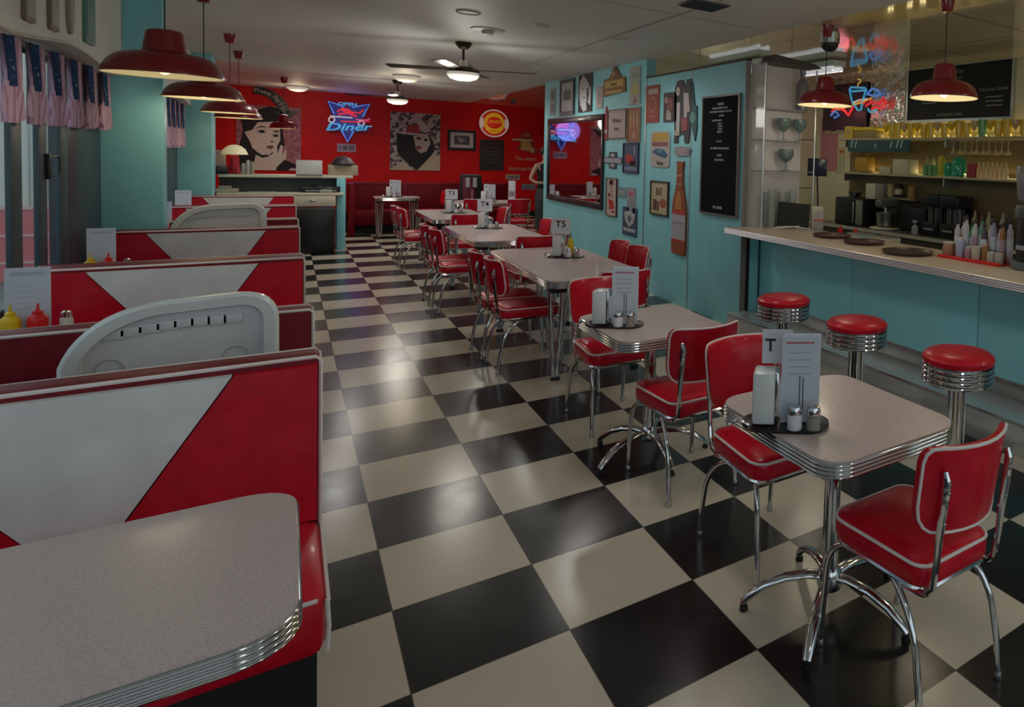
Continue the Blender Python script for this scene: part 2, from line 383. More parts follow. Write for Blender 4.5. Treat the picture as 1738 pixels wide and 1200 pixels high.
# windows, first bay (y 2.6..5.55) with folded leaves, second bay
def leaf(b, y0, y1, x, z0=.72, z1=2.25, w=.07, d=.05):
    b.box(x - d / 2, x + d / 2, y0, y0 + w, z0, z1, slate, .004); b.box(x - d / 2, x + d / 2, y1 - w, y1, z0, z1, slate, .004)
    b.box(x - d / 2, x + d / 2, y0 + w, y1 - w, z0, z0 + w, slate, .004); b.box(x - d / 2, x + d / 2, y0 + w, y1 - w, z1 - w, z1, slate, .004)
wi = 1
for (y0, y1) in ((-3.4, -1.7), (-1.6, .1), (.2, 1.8)):
    b = B(); leaf(b, y0, y1, XL - .03, w=.08); w = struct('window_%d' % wi, b)
    p = B(); p.box(XL - .035, XL - .025, y0 + .08, y1 - .08, .8, 2.18, pane_m); obj('pane', p, w); wi += 1
for (y0, m0, y1) in ((1.9, 3.27, 3.46), (3.46, 3.80, 3.97), (3.97, 4.31, 4.5)):
    b = B(); b.box(XL - .03, XL - .005, m0, y1, .72, 2.25, slate, .004); b.box(XL - .03, XL - .005, y0, m0, .72, .78, slate, .004); b.box(XL - .03, XL - .005, y0, m0, 2.18, 2.25, slate, .004)
    w = struct('window_%d' % wi, b); wi += 1
    p = B(); p.box(XL - .02, XL - .014, y0 + (.06 if wi < 6 else 0), m0, .78, 2.18, pane_m); obj('pane', p, w)
    if m0 == 3.80:
        p = B(); p.box(XL - .005, XL + .015, 3.93, 3.97, 1.44, 1.6, black_p, .004); p.tube([(XL + .01, 3.95, 1.58), (XL + .03, 4.02, 1.585), (XL + .035, 4.04, 1.57), (XL + .035, 4.04, 1.48), (XL + .03, 4.02, 1.46), (XL + .01, 3.95, 1.465)], .005, black_p); obj('handle', p, w)
b = B(); b.box(XL - .1, XL - .005, 4.52, 5.55, .0, 2.26, slate2, .01); struct('window_%d' % wi, b); wi += 1
b = B(); leaf(b, 5.85, 8.9, XL - .03); w = struct('window_%d' % wi, b); wi += 1
p = B(); p.box(XL - .035, XL - .025, 5.93, 8.82, .8, 2.18, pane_m); obj('pane', p, w)
b = B(); b.box(XL - .1, XL - .02, 9.0, 10.62, .0, 2.26, slate2, .01); struct('window_%d' % wi, b); wi += 1
# ------------------------------------------------------------------ outside
b = B(); b.box(-30, -1.6, -20, 40, -.25, -.12, speckle(mat('pavement_grey', (.16, .165, .17), .8), (.15, .155, .16), (.18, .185, .19), 3)); tag(obj('pavement', b), kind='structure')
t = thing('terrace_screen', 'terrace screen outside, pink-red below and pale ribbed above', 'screen', (-2.4, 10.5, -.12))
p = B(); p.box(-.72, .75, 0, .08, 0, .92, P(.7, .2, .22)); p.box(-.72, .75, -.01, 0, .9, .94, P(.75, .5, .5)); p.box(-.72, .75, -.01, 0, .56, .59, P(.75, .45, .45)); p.box(-.72, .75, -.01, 0, .22, .25, P(.75, .45, .45)); obj('lower_panel', p, t)
p = B(); p.box(-.72, .75, .02, .06, .94, 3.6, P(.68, .7, .64))
for i in range(10): p.box(-.7 + i * .15, -.685 + i * .15, 0, .02, .94, 3.6, P(.55, .57, .52))
obj('ribbed_curtain', p, t)
b = B(); b.box(-14, -12.5, -20, 60, -.1, 6.5, P(.4, .45, .46))
for i in range(16):
    for z in (1, 4): b.box(-12.5, -12.45, -18 + i * 4, -16 + i * 4, z, z + 1.8, P(.12, .16, .2))
one('building', b, 'pale grey building across the street with dark windows', 'building')
b = B()
for k, yy in enumerate((6.5,)):
    out = [(-2.1, .35), (-2.1, .75), (-1.3, .85), (-.8, 1.35), (.9, 1.35), (1.5, .9), (2.1, .8), (2.1, .35)]
    M = Matrix.Translation((-7.5, yy, -.1)) @ Matrix(((0, 0, 1, 0), (1, 0, 0, 0), (0, 1, 0, 0), (0, 0, 0, 1)))
    b.prism(out, -.85, .85, P(.45, .48, .5, .3), M)
    b.prism([(-.75, .9), (-.6, 1.28), (.8, 1.28), (1.2, .92)], -.87, .87, P(.03, .04, .05, .2), M)
    for wy in (-1.35, 1.3):
        for sx in (-.88, .72): b.lathe([(.05, 0), (.33, 0), (.33, .16), (.05, .16)], black_m, 20, M @ Matrix.Translation((wy, .33, sx)))
one('car', b, 'silver parked car seen blurred through the left window', 'car')

# wall trims
b = B(); b.box(XW + .0, XW + .12, 3.36, 5.74, 2.70, 2.73, dark_bz)
t = thing('partition', 'teal panelled partition carrying tin signs, ends at the bar counter', 'partition', (XW, 3.36, 0))
p = B(); p.box(0, .045, 0, 1.13, .0, 2.7, teal); obj('panel', p, t)
p = B(); p.box(0, .045, 1.145, 2.38, .0, 2.7, teal); obj('panel', p, t)
p = B(); p.box(-.006, .045, 1.13, 1.145, 0, 2.7, steel); p.box(-.008, 0, 2.362, 2.385, 0, 2.7, steel); p.box(-.008, .05, -.012, 0, 0, 2.7, P(.25, .22, .22, .4)); obj('edge_strip', p, t)
p = B(); p.box(-.008, .055, -.012, 2.38, 2.7, 2.72, dark_bz); obj('top_cap', p, t)
p = B(); p.lathe([(.012, 0), (.012, .008), (.001, .009)], dkgrey, 12, face_negx(-.002, .12, 1.62)); obj('screw_cap', p, t)
b = B()
b.box(-1.4, 6, YB - .03, YB, .0, .12, black_p); struct('baseboard_back', b)

# ------------------------------------------------------------------ booths
XR, XLb = -.215, -1.35
def bench(y, dirs, label, vface, XLb=XLb):
    """backrest standing at y..y+.12; dirs: -1 seat towards camera, +1 seat away"""
    t = thing('booth_bench', label, 'bench', (0, y, 0), group='booth benches along the windows')
    th = .12 if len(dirs) == 1 else .2
    vm_ = (XLb + XR) / 2 + .02
    m = red_vinyl
    p = B(); p.box(XLb, XR, 0, th, .12, 1.0, dkred_shaded_vinyl, .012); obj('backrest', p, t)
    for d in dirs:
        yf = 0 if d < 0 else th                     # plane of this padded face
        s_ = -1 if d < 0 else 1
        M = Matrix(((1, 0, 0, 0), (0, 0, s_, yf), (0, 1, 0, 0), (0, 0, 0, 1)))  # x, z(height) -> local xy, out = s_
        if s_ > 0: pass
        p = B()
        p.prism([(XLb + .02, .45), (vm_ - .012, .45), (XLb + .205, .975), (XLb + .02, .975)], 0, .028, m, M)
        p.prism([(vm_ + .017, .45), (XR - .008, .45), (XR - .008, .975), (XR - .215, .975)], 0, .028, m, M)
        obj('side_pad', p, t)
        p = B(); p.prism([(vm_ - .008, .45), (vm_ + .012, .45), (XR - .22, .975), (XLb + .21, .975)], 0, .03, white_vinyl, M)
        obj('centre_pad', p, t, label='white vinyl centre panel')
        y0, y1 = (-.52, -.0) if d < 0 else (th, th + .52)
        p = B(); p.box(XLb, XR + .0, y0, y1, .27, .45, red_vinyl, .035); sd = obj('seat', p, t)
        q = B(); zz = [(XR + .004, y0 + .02, .42), (XR + .004, y1 - .02 if d > 0 else y1, .42)]
        q.tube(zz, .006, piping_m, 6); q.tube([(XLb + .02, y0 + .005 if d < 0 else y1 - .005, .435), (XR - .02, y0 + .005 if d < 0 else y1 - .005, .435)], .006, piping_m, 6)
        yy = y0 + .01 if d < 0 else y1 - .01
        q.tube([(XR + .002, yy, .43), (XR + .006, yy, .35), (XR + .002, yy, .28)], .006, piping_m, 6); obj('seat_piping', q, sd)
        p = B(); p.box(XLb + .02, XR - .02, y0 + .03, y1, 0, .27, black_m); obj('plinth', p, t)
    p = B()
    for yy in (.004, th - .004): p.tube([(XLb, yy - .002, .992), (XR - .01, yy, .997), (XR + .002, yy, .985), (XR + .002, yy, .14)], .0065, piping_m, 6)
    obj('piping', p, t)
    return t
bench(.44, (-1,), 'red booth bench with white vee panel, nearest the camera', 1)
bench(1.27, (1,), 'maroon-backed booth bench behind the nearest white plastic divider', 1)
bench(3.0, (-1, 1), 'double-sided red and white booth bench behind the second table', 1)
bench(5.03, (-1,), 'red and white booth bench level with the wide teal pier', 1)
bench(5.86, (1,), 'booth bench just behind the farther white plastic divider', 1, -1.09)
bench(7.66, (-1, 1), 'double-sided booth bench, second from the cash desk', 1)
bench(9.6, (-1,), 'farthest booth bench, its back towards the cash desk', 1)

def edge_ring(b, w, h, r, z0, z1, m, cx=0, cy=0):
    """ribbed chrome edge: four ribs lofted round the table outline"""
    nr = 4; hh = (z1 - z0) / nr; rings = []
    for k in range(nr):
        for t, off in ((.02, -.004), (.18, .001), (.5, .003), (.82, .001), (.98, -.004)):
            rings.append([(x, y, z0 + hh * (k + t)) for x, y in rrect(w + 2 * off, h + 2 * off, r, 6, cx, cy)])
    b.loft(rings, m)
def booth_table(y, label, w=1.0, d=.68):
    t = thing('booth_table', label, 'table', (-.28 - w / 2, y, 0), group='booth tables')
    p = B(); p.loft([[(a, b_, z) for a, b_ in rrect(w - .004, d - .004, .11)] for z in (.762, .768, .77)], lam); obj('tabletop', p, t)
    p = B(); edge_ring(p, w, d, .11, .715, .765, chrome); obj('edge_band', p, t)
    p = B(); p.lathe([(.26, 0), (.26, .012), (.05, .03), (.035, .05), (.035, .7), (.12, .71), (.12, .72)], chrome, 24, cap=True); obj('pedestal', p, t)
    return t
booth_table(-.40, 'speckled booth table with ribbed metal edge in the near left corner', 1.0, .70)
booth_table(2.26, 'speckled booth table between the second and third benches')
booth_table(4.16, 'booth table level with the dark folded window shutter')
booth_table(6.86, 'booth table beyond the wide teal pier, with menu at its window end', .78, .6)
booth_table(8.72, 'last booth table before the cash desk')

def plastic_panel(y, x0, x1, ztop, label):
    t = thing('plastic_divider', label, 'divider', ((x0 + x1) / 2, y, 0), group='white plastic dividers stored between booth backs')
    w = x1 - x0
    def prof(off):
        return [(-w / 2 + off, .0), (w / 2 - off, 0), (w / 2 - off, ztop - .12)] + [tuple(q)[:2] for q in bez((w / 2 - off, ztop - .12, 0), (w / 2 - off, ztop - off, 0), (w / 2 - .12, ztop - off, 0))] + \
               [tuple(q)[:2] for q in bez((-w / 2 + .26, ztop - .012 - off, 0), (-w / 2 + .06 + off, ztop - .04 - off, 0), (-w / 2 + .01 + off, ztop - .22, 0), 10)]
    M = Matrix(((1, 0, 0, 0), (0, 0, -1, 0), (0, 1, 0, 0), (0, 0, 0, 1)))
    p = B(); r0 = prof(0); r1 = prof(.012); r2 = prof(.045); r3 = prof(.055)
    p.loft([[(x, z_, 0) for x, z_ in r0], [(x, z_, .03) for x, z_ in r0], [(x, z_, .042) for x, z_ in r1], [(x, z_, .04) for x, z_ in r2], [(x, z_, .006) for x, z_ in r3]], white_plast, M)
    obj('shell', p, t)
    p = B()
    for k in range(8):
        x = -w / 2 + .14 + k * (w - .25) / 7.6
        zt = ztop - .095 - .045 * (1 - min(1, (x + w / 2) / (w * .55))) ** 1.3
        p.box(x - .03, x + .03, -.014, -.002, zt - .024, zt + .012, white_plast, .004)
    obj('slot_row', p, t)
    for x in (-w / 2 + .13, w / 2 - .13):
        p = B()
        p.tube([(x + .036 * math.cos(a_), -.008, ztop - .25 + .04 * math.sin(a_)) for a_ in [PI * 1.15 - i_ * PI * 1.3 / 14 for i_ in range(15)]], .0025, P(.5, .52, .53), 6)
        obj('moulded_hook', p, t)
plastic_panel(1.08, -.92, -.325, 1.13, 'large white moulded plastic divider standing behind the nearest booth bench')
plastic_panel(5.66, -1.08, -.44, 1.17, 'farther white moulded plastic divider standing between two booth backs')

# ------------------------------------------------------------------ chrome dining chair (faces +Y, origin on the floor under the seat)
def seat_outline(s=0, n=7):
    pts = []
    wf, wr, d = .188 + s, .17 + s, .205 + s
    for cx, cy, a0, r in ((wf - .06, d - .07, 0, .06), (-(wf - .06), d - .07, PI / 2, .06), (-(wr - .05), -(d - .05), PI, .05), (wr - .05, -(d - .05), 1.5 * PI, .05)):
        for i in range(n + 1):
            a = a0 + PI / 2 * i / n; pts.append((cx + (r + s * .0) * math.cos(a), cy + (r + .01) * math.sin(a)))
    return pts
def make_chair(label):
    t = thing('dining_chair', label, 'chair', group='red and chrome dining chairs')
    p = B(); rings = []
    for z, s in ((.413, -.02), (.417, -.004), (.435, .004), (.468, .004), (.488, .0), (.498, -.01), (.505, -.035), (.511, -.08), (.513, -.14)):
        rings.append([(x, y, z) for x, y in [(q[0] * (1 + s / .2), q[1] * (1 + s / .2)) for q in seat_outline()]])
    p.loft(rings, red_vinyl); st = obj('seat', p, t)
    p = B(); p.tube([(x * 1.012, y * 1.012, .489) for x, y in seat_outline()], .0055, piping_m, 6, closed=True); obj('seat_piping', p, st)
    p = B(); p.tube([(x * .97, y * .97, .411) for x, y in seat_outline()], .009, chrome, 6, closed=True)
    p.box(-.15, .15,   .08, .11, .395, .41, chrome); p.box(-.15, .15, -.12, -.09, .395, .41, chrome); obj('seat_frame', p, t)
    # curved, slightly flared back
    def bp(u, v, off):                       # u -1..1, v 0..1
        w = .186 + .01 * v; x = u * w
        y = -.26 - .04 * v + .08 * u * u + off
        z = .60 + .275 * v
        return Vector((x, y, z))
    nu, nv = 14, 8
    def shape(u, v):                          # rounded lower corners and gently arched top
        r = .26; uu = u
        vv = v
        if abs(u) > 1 - r and v < r * 1.1:
            du = (abs(u) - (1 - r)) / r; vlim = r * 1.1 * (1 - math.sqrt(max(0, 1 - du * du)))
            vv = max(v, vlim)
        r2 = .16
        if abs(u) > 1 - r2:
            du = (abs(u) - (1 - r2)) / r2; vlim = 1 - r2 * 1.1 * (1 - math.sqrt(max(0, 1 - du * du))); vv = min(vv, vlim)
        return uu, vv
    us = [-1, -.97, -.9, -.8, -.66, -.48, -.25, 0, .25, .48, .66, .8, .9, .97, 1]; vs_ = [0, .06, .14, .24, .4, .6, .76, .86, .94, 1]
    def bow(u, v): # cushion swelling
        return .016 * (1 - u ** 4) * (1 - (2 * v - 1) ** 4)
    vt = []; fc = []; nu = len(us); nv = len(vs_)
    for side in (1, -1):
        for v in vs_:
            for u in us:
                a, c_ = shape(u, v); vt.append(bp(a, c_, side * (.013 + bow(u, v) * (1 if side > 0 else .35))))
    for s_ in (0, 1):
        for j in range(nv - 1):
            for i in range(nu - 1):
                a = s_ * nu * nv + j * nu + i; q = (a, a + 1, a + nu + 1, a + nu); fc.append(q if s_ else q[::-1])
    loop = [j * 1 for j in range(nu)] + [j * nu + nu - 1 for j in range(1, nv)] + [(nv - 1) * nu + i for i in range(nu - 2, -1, -1)] + [j * nu for j in range(nv - 2, 0, -1)]
    k = len(loop)
    for i in range(k):
        a, c_ = loop[i], loop[(i + 1) % k]; fc.append((a, c_, c_ + nu * nv, a + nu * nv))
    p = B(); p.add(vt, fc, red_vinyl, smooth=True); bk = obj('backrest', p, t)
    p = B(); pts = [vt[nu * nv + i].copy() for i in loop]
    clean = [pts[0]]
    for q in pts[1:]:
        if (q - clean[-1]).length > .004: clean.append(q)
    if (clean[-1] - clean[0]).length < .004: clean.pop()
    p.tube(clean, .0055, piping_m, 6, closed=True)
    obj('back_piping', p, bk)
    for sx in (-1, 1):
        p = B()
        p.tube([(sx * .15, -.04, .403), (sx * .16, -.16, .399), (sx * .155, -.215, .408), (sx * .15, -.243, .44), (sx * .15, -.255, .52), (sx * .15, -.261, .6), (sx * .15, -.275, .7), (sx * .15, -.283, .78), (sx * .15, -.275, .81)],
               [.011] * 5 + [.012, .0135, .0145, .008], chrome, 8)
        p.ball((sx * .15, -.29, .75), .007, chrome, n=6); p.ball((sx * .15, -.277, .65), .007, chrome, n=6)
        obj('back_upright', p, t)
        p = B(); pts = bez((sx * .13, .1, .403), (sx * .185, .195, .412), (sx * .188, .212, .3), 6) + [Vector((sx * .19, .224, .14)), Vector((sx * .192, .23, .02))]
        p.tube(pts, .0115, chrome, 10); l = obj('leg', p, t)
        p = B(); p.lathe([(.013, 0), (.015, .004), (.013, .024), (.0115, .028)], steel, 12, Matrix.Translation((sx * .192, .23, 0)), cap=True); obj('foot', p, l)
        p = B(); pts = bez((sx * .12, .05, .403), (sx * .175, -.15, .43), (sx * .185, -.215, .25), 10) + [Vector((sx * .189, -.24, .12)), Vector((sx * .19, -.25, .02))]
        p.tube(pts, .0115, chrome, 10); l = obj('leg', p, t)
        p = B(); p.lathe([(.013, 0), (.015, .004), (.013, .024), (.0115, .028)], steel, 12, Matrix.Translation((sx * .19, -.25, 0)), cap=True); obj('foot', p, l)
    return t
D = math.radians
chairs = [
 (1.35, -.83, 0, 'red dining chair nearest the camera, its back to us at the front table'),
 (1.335, .02, 180, 'red dining chair facing us on the far side of the front table'),
 (1.33, .84, 1, 'red dining chair back-to-back with the front table set, pulled up to the second table'),
 (1.32, 1.84, 180, 'red dining chair facing us on the far side of the second table'),
 (1.62, 2.58, 0, 'red dining chair at the near end of the long table marked T5'),
 (1.20, 3.33, -90, 'nearer of the two red chairs on the aisle side of the T5 table'),
 (1.18, 3.80, -90, 'farther of the two red chairs on the aisle side of the T5 table'),
 (1.98, 3.50, 90, 'nearer of the two red chairs on the wall side of the T5 table'),
 (1.99, 3.97, 90, 'farther of the two red chairs on the wall side of the T5 table'),
 (1.66, 4.98, 0, 'red chair seen from behind, standing between the T5 table and the long table beyond it'),
 (1.17, 5.72, -90, 'nearer aisle-side chair at the long table marked T4'),
 (1.15, 6.20, -90, 'farther aisle-side chair at the long table marked T4'),
 (2.02, 5.85, 90, 'wall-side chair at the T4 table, nearer the mirror end'),
 (2.02, 6.45, 90, 'second wall-side chair at the T4 table, farther from us'),
 (1.55, 7.72, 0, 'chair between the T4 table and the T3 table'),
 (1.20, 8.68, -90, 'nearer aisle-side chair at the T3 table'),
 (1.18, 9.15, -90, 'farther aisle-side chair at the T3 table'),
 (1.98, 8.5, 90, 'wall-side chair at the T3 table'),
 (2.93, 10.72, 0, 'red chair nearer the mirror wall, in front of the farthest right-hand table'),
 (2.25, 10.8, 0, 'left one of the two chairs in front of the farthest right-hand table'),
 (1.95, 13.1, 90, 'chair at the right end of the small table by the back banquette'),
]
proto = make_chair(chairs[0][3]); proto.location = (chairs[0][0], chairs[0][1], 0); proto.rotation_euler.z = D(chairs[0][2])
for x, y, a, lb in chairs[1:]: dup(proto, (x, y, 0), D(a), lb)

# ------------------------------------------------------------------ dining tables
def star_table(x, y, rot, label):
    t = thing('pedestal_table', label, 'table', (x, y, 0), group='small pedestal tables')
    w, d = .63, .72
    p = B(); p.loft([[(a, b_, z) for a, b_ in rrect(w - .004, d - .004, .1)] for z in (.757, .766, .768)], lam); obj('tabletop', p, t)
    p = B(); edge_ring(p, w, d, .1, .708, .762, chrome); obj('edge_band', p, t)
    p = B(); p.lathe([(.03, .1), (.032, .12), (.032, .68), (.1, .70), (.1, .709)], chrome, 24, cap=True)
    p.lathe([(.045, .085), (.05, .1), (.045, .15), (.034, .165)], chrome, 24, cap=True); obj('column', p, t)
    for k in range(5):
        a = rot + k * 2 * PI / 5; c_, s_ = math.cos(a), math.sin(a)
        pr = [(.0, .125), (.08, .135), (.17, .125), (.25, .095), (.31, .05), (.33, .03)]
        p = B(); p.tube([(c_ * r, s_ * r, z) for r, z in pr], [.022, .022, .021, .02, .019, .017], chrome, 10, flat=.75); l = obj('leg', p, t)
        p = B(); p.lathe([(.016, 0), (.017, .006), (.014, .02)], black_p, 12, Matrix.Translation((c_ * .325, s_ * .325, 0)), cap=True); obj('foot', p, l)
    return t
star_table(1.31, -.46, D(2), 'small square speckled table nearest the camera on the right')
star_table(1.31, 1.20, D(-20), 'second small square speckled table, behind the front one')
def long_table(x0, x1, y0, y1, label):
    t = thing('long_table', label, 'table', ((x0 + x1) / 2, (y0 + y1) / 2, 0), group='long four-legged tables')
    w, d = x1 - x0, y1 - y0
    p = B(); p.loft([[(a, b_, z) for a, b_ in rrect(w - .004, d - .004, .12)] for z in (.757, .766, .768)], lam); obj('tabletop', p, t)
    p = B(); edge_ring(p, w, d, .12, .708, .762, chrome); obj('edge_band', p, t)
    for sx in (-1, 1):
        for sy in (-1, 1):
            p = B(); fx_, fy_ = sx * (w / 2 - .09), sy * (d / 2 - .12)
            p.box(fx_ - .06, fx_ + .06, fy_ - .06, fy_ + .06, .67, .709, black_p, .006)
            p.tube([(fx_ - .045, fy_, .68), (fx_ - .04, fy_, .5), (fx_ - .012, fy_, .02)], .017, chrome, 10)
            p.tube([(fx_ + .045, fy_, .68), (fx_ + .04, fy_, .5), (fx_ + .012, fy_, .02)], .017, chrome, 10)
            l = obj('leg', p, t)
            p = B(); p.lathe([(.034, 0), (.034, .012), (.028, .024)], black_p, 14, Matrix.Translation((fx_, fy_, 0)), cap=True); obj('foot', p, l)
    return t
long_table(1.18, 1.98, 2.68, 4.62, 'long speckled table carrying the T5 number sign')
long_table(1.2, 1.98, 5.3, 7.1, 'long speckled table carrying the T4 number sign')
long_table(1.22, 1.98, 7.95, 9.7, 'long speckled table carrying the T3 number sign')
long_table(2.0, 3.15, 11.0, 11.9, 'farthest table on the right, in front of the red back wall')
long_table(.98, 1.72, 12.7, 13.3, 'small table by the back banquette under the large face poster')

# ------------------------------------------------------------------ table ware
def condiments(x, y, rot, z, tnum, where, mustard=False, full=True):
    R = Matrix.Translation((x, y, z)) @ Matrix.Rotation(rot, 4, 'Z')
    def W(px, py, pz=0): return R @ Vector((px, py, pz))
    p = B(); out = [(a, c_) for a, c_ in rrect(.30, .17, .07)]
    p.loft([[(a, c_, 0) for a, c_ in out], [(a * 1.04, c_ * 1.05, .008) for a, c_ in out], [(a * 1.0, c_ * 1.0, .006) for a, c_ in out], [(a * .97, c_ * .96, .003) for a, c_ in out]], black_p)
    p.tube([(-.13, -.03, .006), (-.165, -.04, .03), (-.17, -.04, .035), (-.18, -.04, .015)], .008, chrome, 8)
    one('condiment_tray', p, 'black oval condiment tray with chrome grip %s' % where, 'tray', 'condiment trays', W(0, 0), rot)
    t = thing('napkin_dispenser', 'white and chrome napkin dispenser %s' % where, 'napkin dispenser', W(-.075, .01, .0095), rot, 'napkin dispensers')
    p = B(); p.box(-.042, .04, -.05, .05, 0, .185, white_plast, .01); obj('body', p, t)
    p = B(); p.box(.036, .05, -.052, .052, .0, .188, chrome, .005); obj('faceplate', p, t)
    p = B(); p.box(.049, .053, -.03, .03, .03, .15, paper); obj('napkin', p, t)
    for k, (px, nm) in enumerate(((.035, 'salt'), (.1, 'pepper'))):
        t = thing(nm + '_shaker', '%s shaker with domed chrome lid %s' % ('white salt' if k == 0 else 'tan pepper', where), 'shaker', W(px, -.055, .004), rot, 'salt and pepper shakers')
        p = B(); p.lathe([(.022, 0), (.026, .004), (.026, .05), (.022, .058)], clear if k else P(.7, .7, .74), 16, cap=True)
        if k: p.lathe([(.018, .003), (.022, .006), (.022, .045), (.015, .046)], P(.3, .2, .12), 14, cap=True)
        obj('jar', p, t)
        p = B(); p.lathe([(.024, .056), (.025, .07), (.02, .082), (.006, .088), (.001, .088)], chrome, 16, cap=True); obj('lid', p, t)
    if not full:
        t = thing('table_number_sign', 'white card printed %s standing over the napkins %s' % (tnum, where), 'sign', W(-.07, .066, .01), rot, 'table number cards')
        p = B(); p.box(-.085, .085, 0, .003, .19, .34, paper, 0); p.tube([(0, .004, 0), (0, .004, .2)], .003, chrome, 6); obj('card', p, t)
        p = B(); textbm(tnum, .085, ink, face_negy(0, -.001, .28), p, bold=.001); obj('lettering', p, t)
    if full:
        t = thing('menu', 'tall folded paper menu standing in the tray %s' % where, 'menu', W(.045, .01, .006), rot + .12, 'standing menus')
        p = B(); p.box(-.065, .07, -.004, 0, 0, .31, paper_b); p.box(-.06, .075, .008, .011, 0, .318, paper); obj('sheet', p, t)
        p = B(); M = face_negy(0, -.0045, 0)
        for (dx, dz, ww) in ((-.0, .285, .05), (0, .25, .035), (0, .225, .045), (-.005, .2, .04), (0, .175, .04)):
            p.box(dx - ww, dx + ww, -.0052, -.0042, dz, dz + (.006 if dz > .28 else .003), inkred if dz > .28 else P(.35, .38, .45))
        p.box(.0, .003, -.0052, -.0042, .04, .17, ink); p.box(.012, .015, -.0052, -.0042, .04, .165, ink)
        obj('print', p, t)
        if tnum:
            t = thing('table_number_sign', 'white card printed %s %s' % (tnum, where), 'sign', W(-.045, .062, .01), rot, 'table number cards')
            p = B(); p.box(-.05, .06, 0, .003, .19, .315, paper, 0); p.tube([(0, .004, 0), (0, .004, .2)], .003, chrome, 6); obj('card', p, t)
            p = B(); textbm(tnum, .065, ink, face_negy(.005 if len(tnum) > 1 else -.02, -.001, .255), p, bold=.001); obj('lettering', p, t)
    if mustard:
        t = thing('mustard_bottle', 'yellow mustard squeeze bottle %s' % where, 'bottle', W(.022, .048, .006), rot, None)
        p = B(); p.lathe([(.024, 0), (.028, .005), (.028, .12), (.018, .14)], yellow_p, 16, cap=True); obj('body', p, t)
        p = B(); p.lathe([(.018, .138), (.018, .15), (.005, .158), (.003, .185)], yellow_p, 12, cap=True); obj('nozzle', p, t)
q = atz(1345, 722, .772); condiments(q.x - .01, q.y + .03, D(-38), .769, 'T', 'on the front table')
q = atz(1050, 552, .772); condiments(q.x - .01, q.y + .03, D(-38), .769, None, 'on the second small table')
q = atz(965, 435, .772); condiments(q.x - .02, q.y, D(-32), .769, 'T5', 'on the T5 table', True, False)
q = atz(830, 387, .772); condiments(q.x, q.y, D(-28), .769, 'T4', 'on the T4 table', False, False)
q = atz(772, 361, .772); condiments(q.x, q.y, D(-28), .769, 'T3', 'on the T3 table', False, False)
condiments(1.3, 13.0, D(-28), .769, 'T1', 'on the small table by the back banquette')
condiments(2.62, 11.4, D(-28), .769, 'T2', 'on the farthest right-hand table')
def squeeze(loc, m, label, s=1):
    t = thing('squeeze_bottle', label, 'bottle', loc, 0, 'squeeze bottles')
    p = B(); p.lathe([(.03 * s, 0), (.033 * s, .006), (.033 * s, .11 * s), (.03 * s, .125 * s), (.016 * s, .138 * s)], m, 18, cap=True); obj('body', p, t)
    p = B(); p.lathe([(.017 * s, .136 * s), (.017 * s, .148 * s), (.006 * s, .155 * s), (.003 * s, .185 * s)], m, 12, cap=True); obj('nozzle', p, t)
def booth_set(px0, px1, pyb, pyt, Y, where):
    a = aty(px0, pyb, Y); c_ = aty(px1, pyb, Y); w = c_.x - a.x; z0 = .771; h = aty(px0, pyt, Y).z - z0
    x = (a.x + c_.x) / 2
    t = thing('menu', 'white menu upright on %s' % where, 'menu', (x, Y, z0), 0, 'booth menus')
    p = B(); p.box(-w / 2, w / 2, 0, .006, 0, h, paper_b); p.box(-w / 2, w / 2, -.004, .0, 0, .02, clear); obj('sheet', p, t)
    p = B(); p.box(-w / 2 + .015, w / 2 - .02, -.001, .0, h - .035, h - .02, P(.4, .46, .52))
    for k in range(5): p.box(-w / 2 + .03, w / 2 - .05 - .01 * (k % 2), -.001, 0, h * .75 - .025 * k, h * .75 - .025 * k + .004, P(.45, .5, .58))
    obj('print', p, t)
    return x, w, z0
for (a, b1, yb, yt, Y, wh) in ((8, 87, 562, 456, 2.25, 'the booth table behind the nearest bench'), (147, 197, 443, 388, 4.1, 'the booth table by the dark shutter'),
                              (281, 292, 380, 342, 6.9, 'the booth table beyond the teal pier'), (297, 325, 348, 323, 8.75, 'the last booth table')):
    x, w, z0 = booth_set(a, b1, yb, yt, Y, wh)
    s_ = 1.0
    squeeze((x - max(w * .22, .04), Y - .06, z0), yellow_p, 'yellow mustard squeeze bottle on %s' % wh, s_)
    squeeze((x + max(w * .22, .04), Y - .06, z0), ketch, 'red ketchup squeeze bottle on %s' % wh, s_)
    t = thing('salt_shaker', 'white shaker beside the ketchup on %s' % wh, 'shaker', (x + max(w * .22, .04) + .08, Y - .03, z0), 0, 'booth shakers')
    p = B(); p.lathe([(.02, 0), (.022, .004), (.022, .1), (.016, .11)], P(.6, .55, .5), 14, cap=True); obj('jar', p, t)
    p = B(); p.lathe([(.018, .108), (.018, .13), (.008, .138)], chrome, 12, cap=True); obj('lid', p, t)

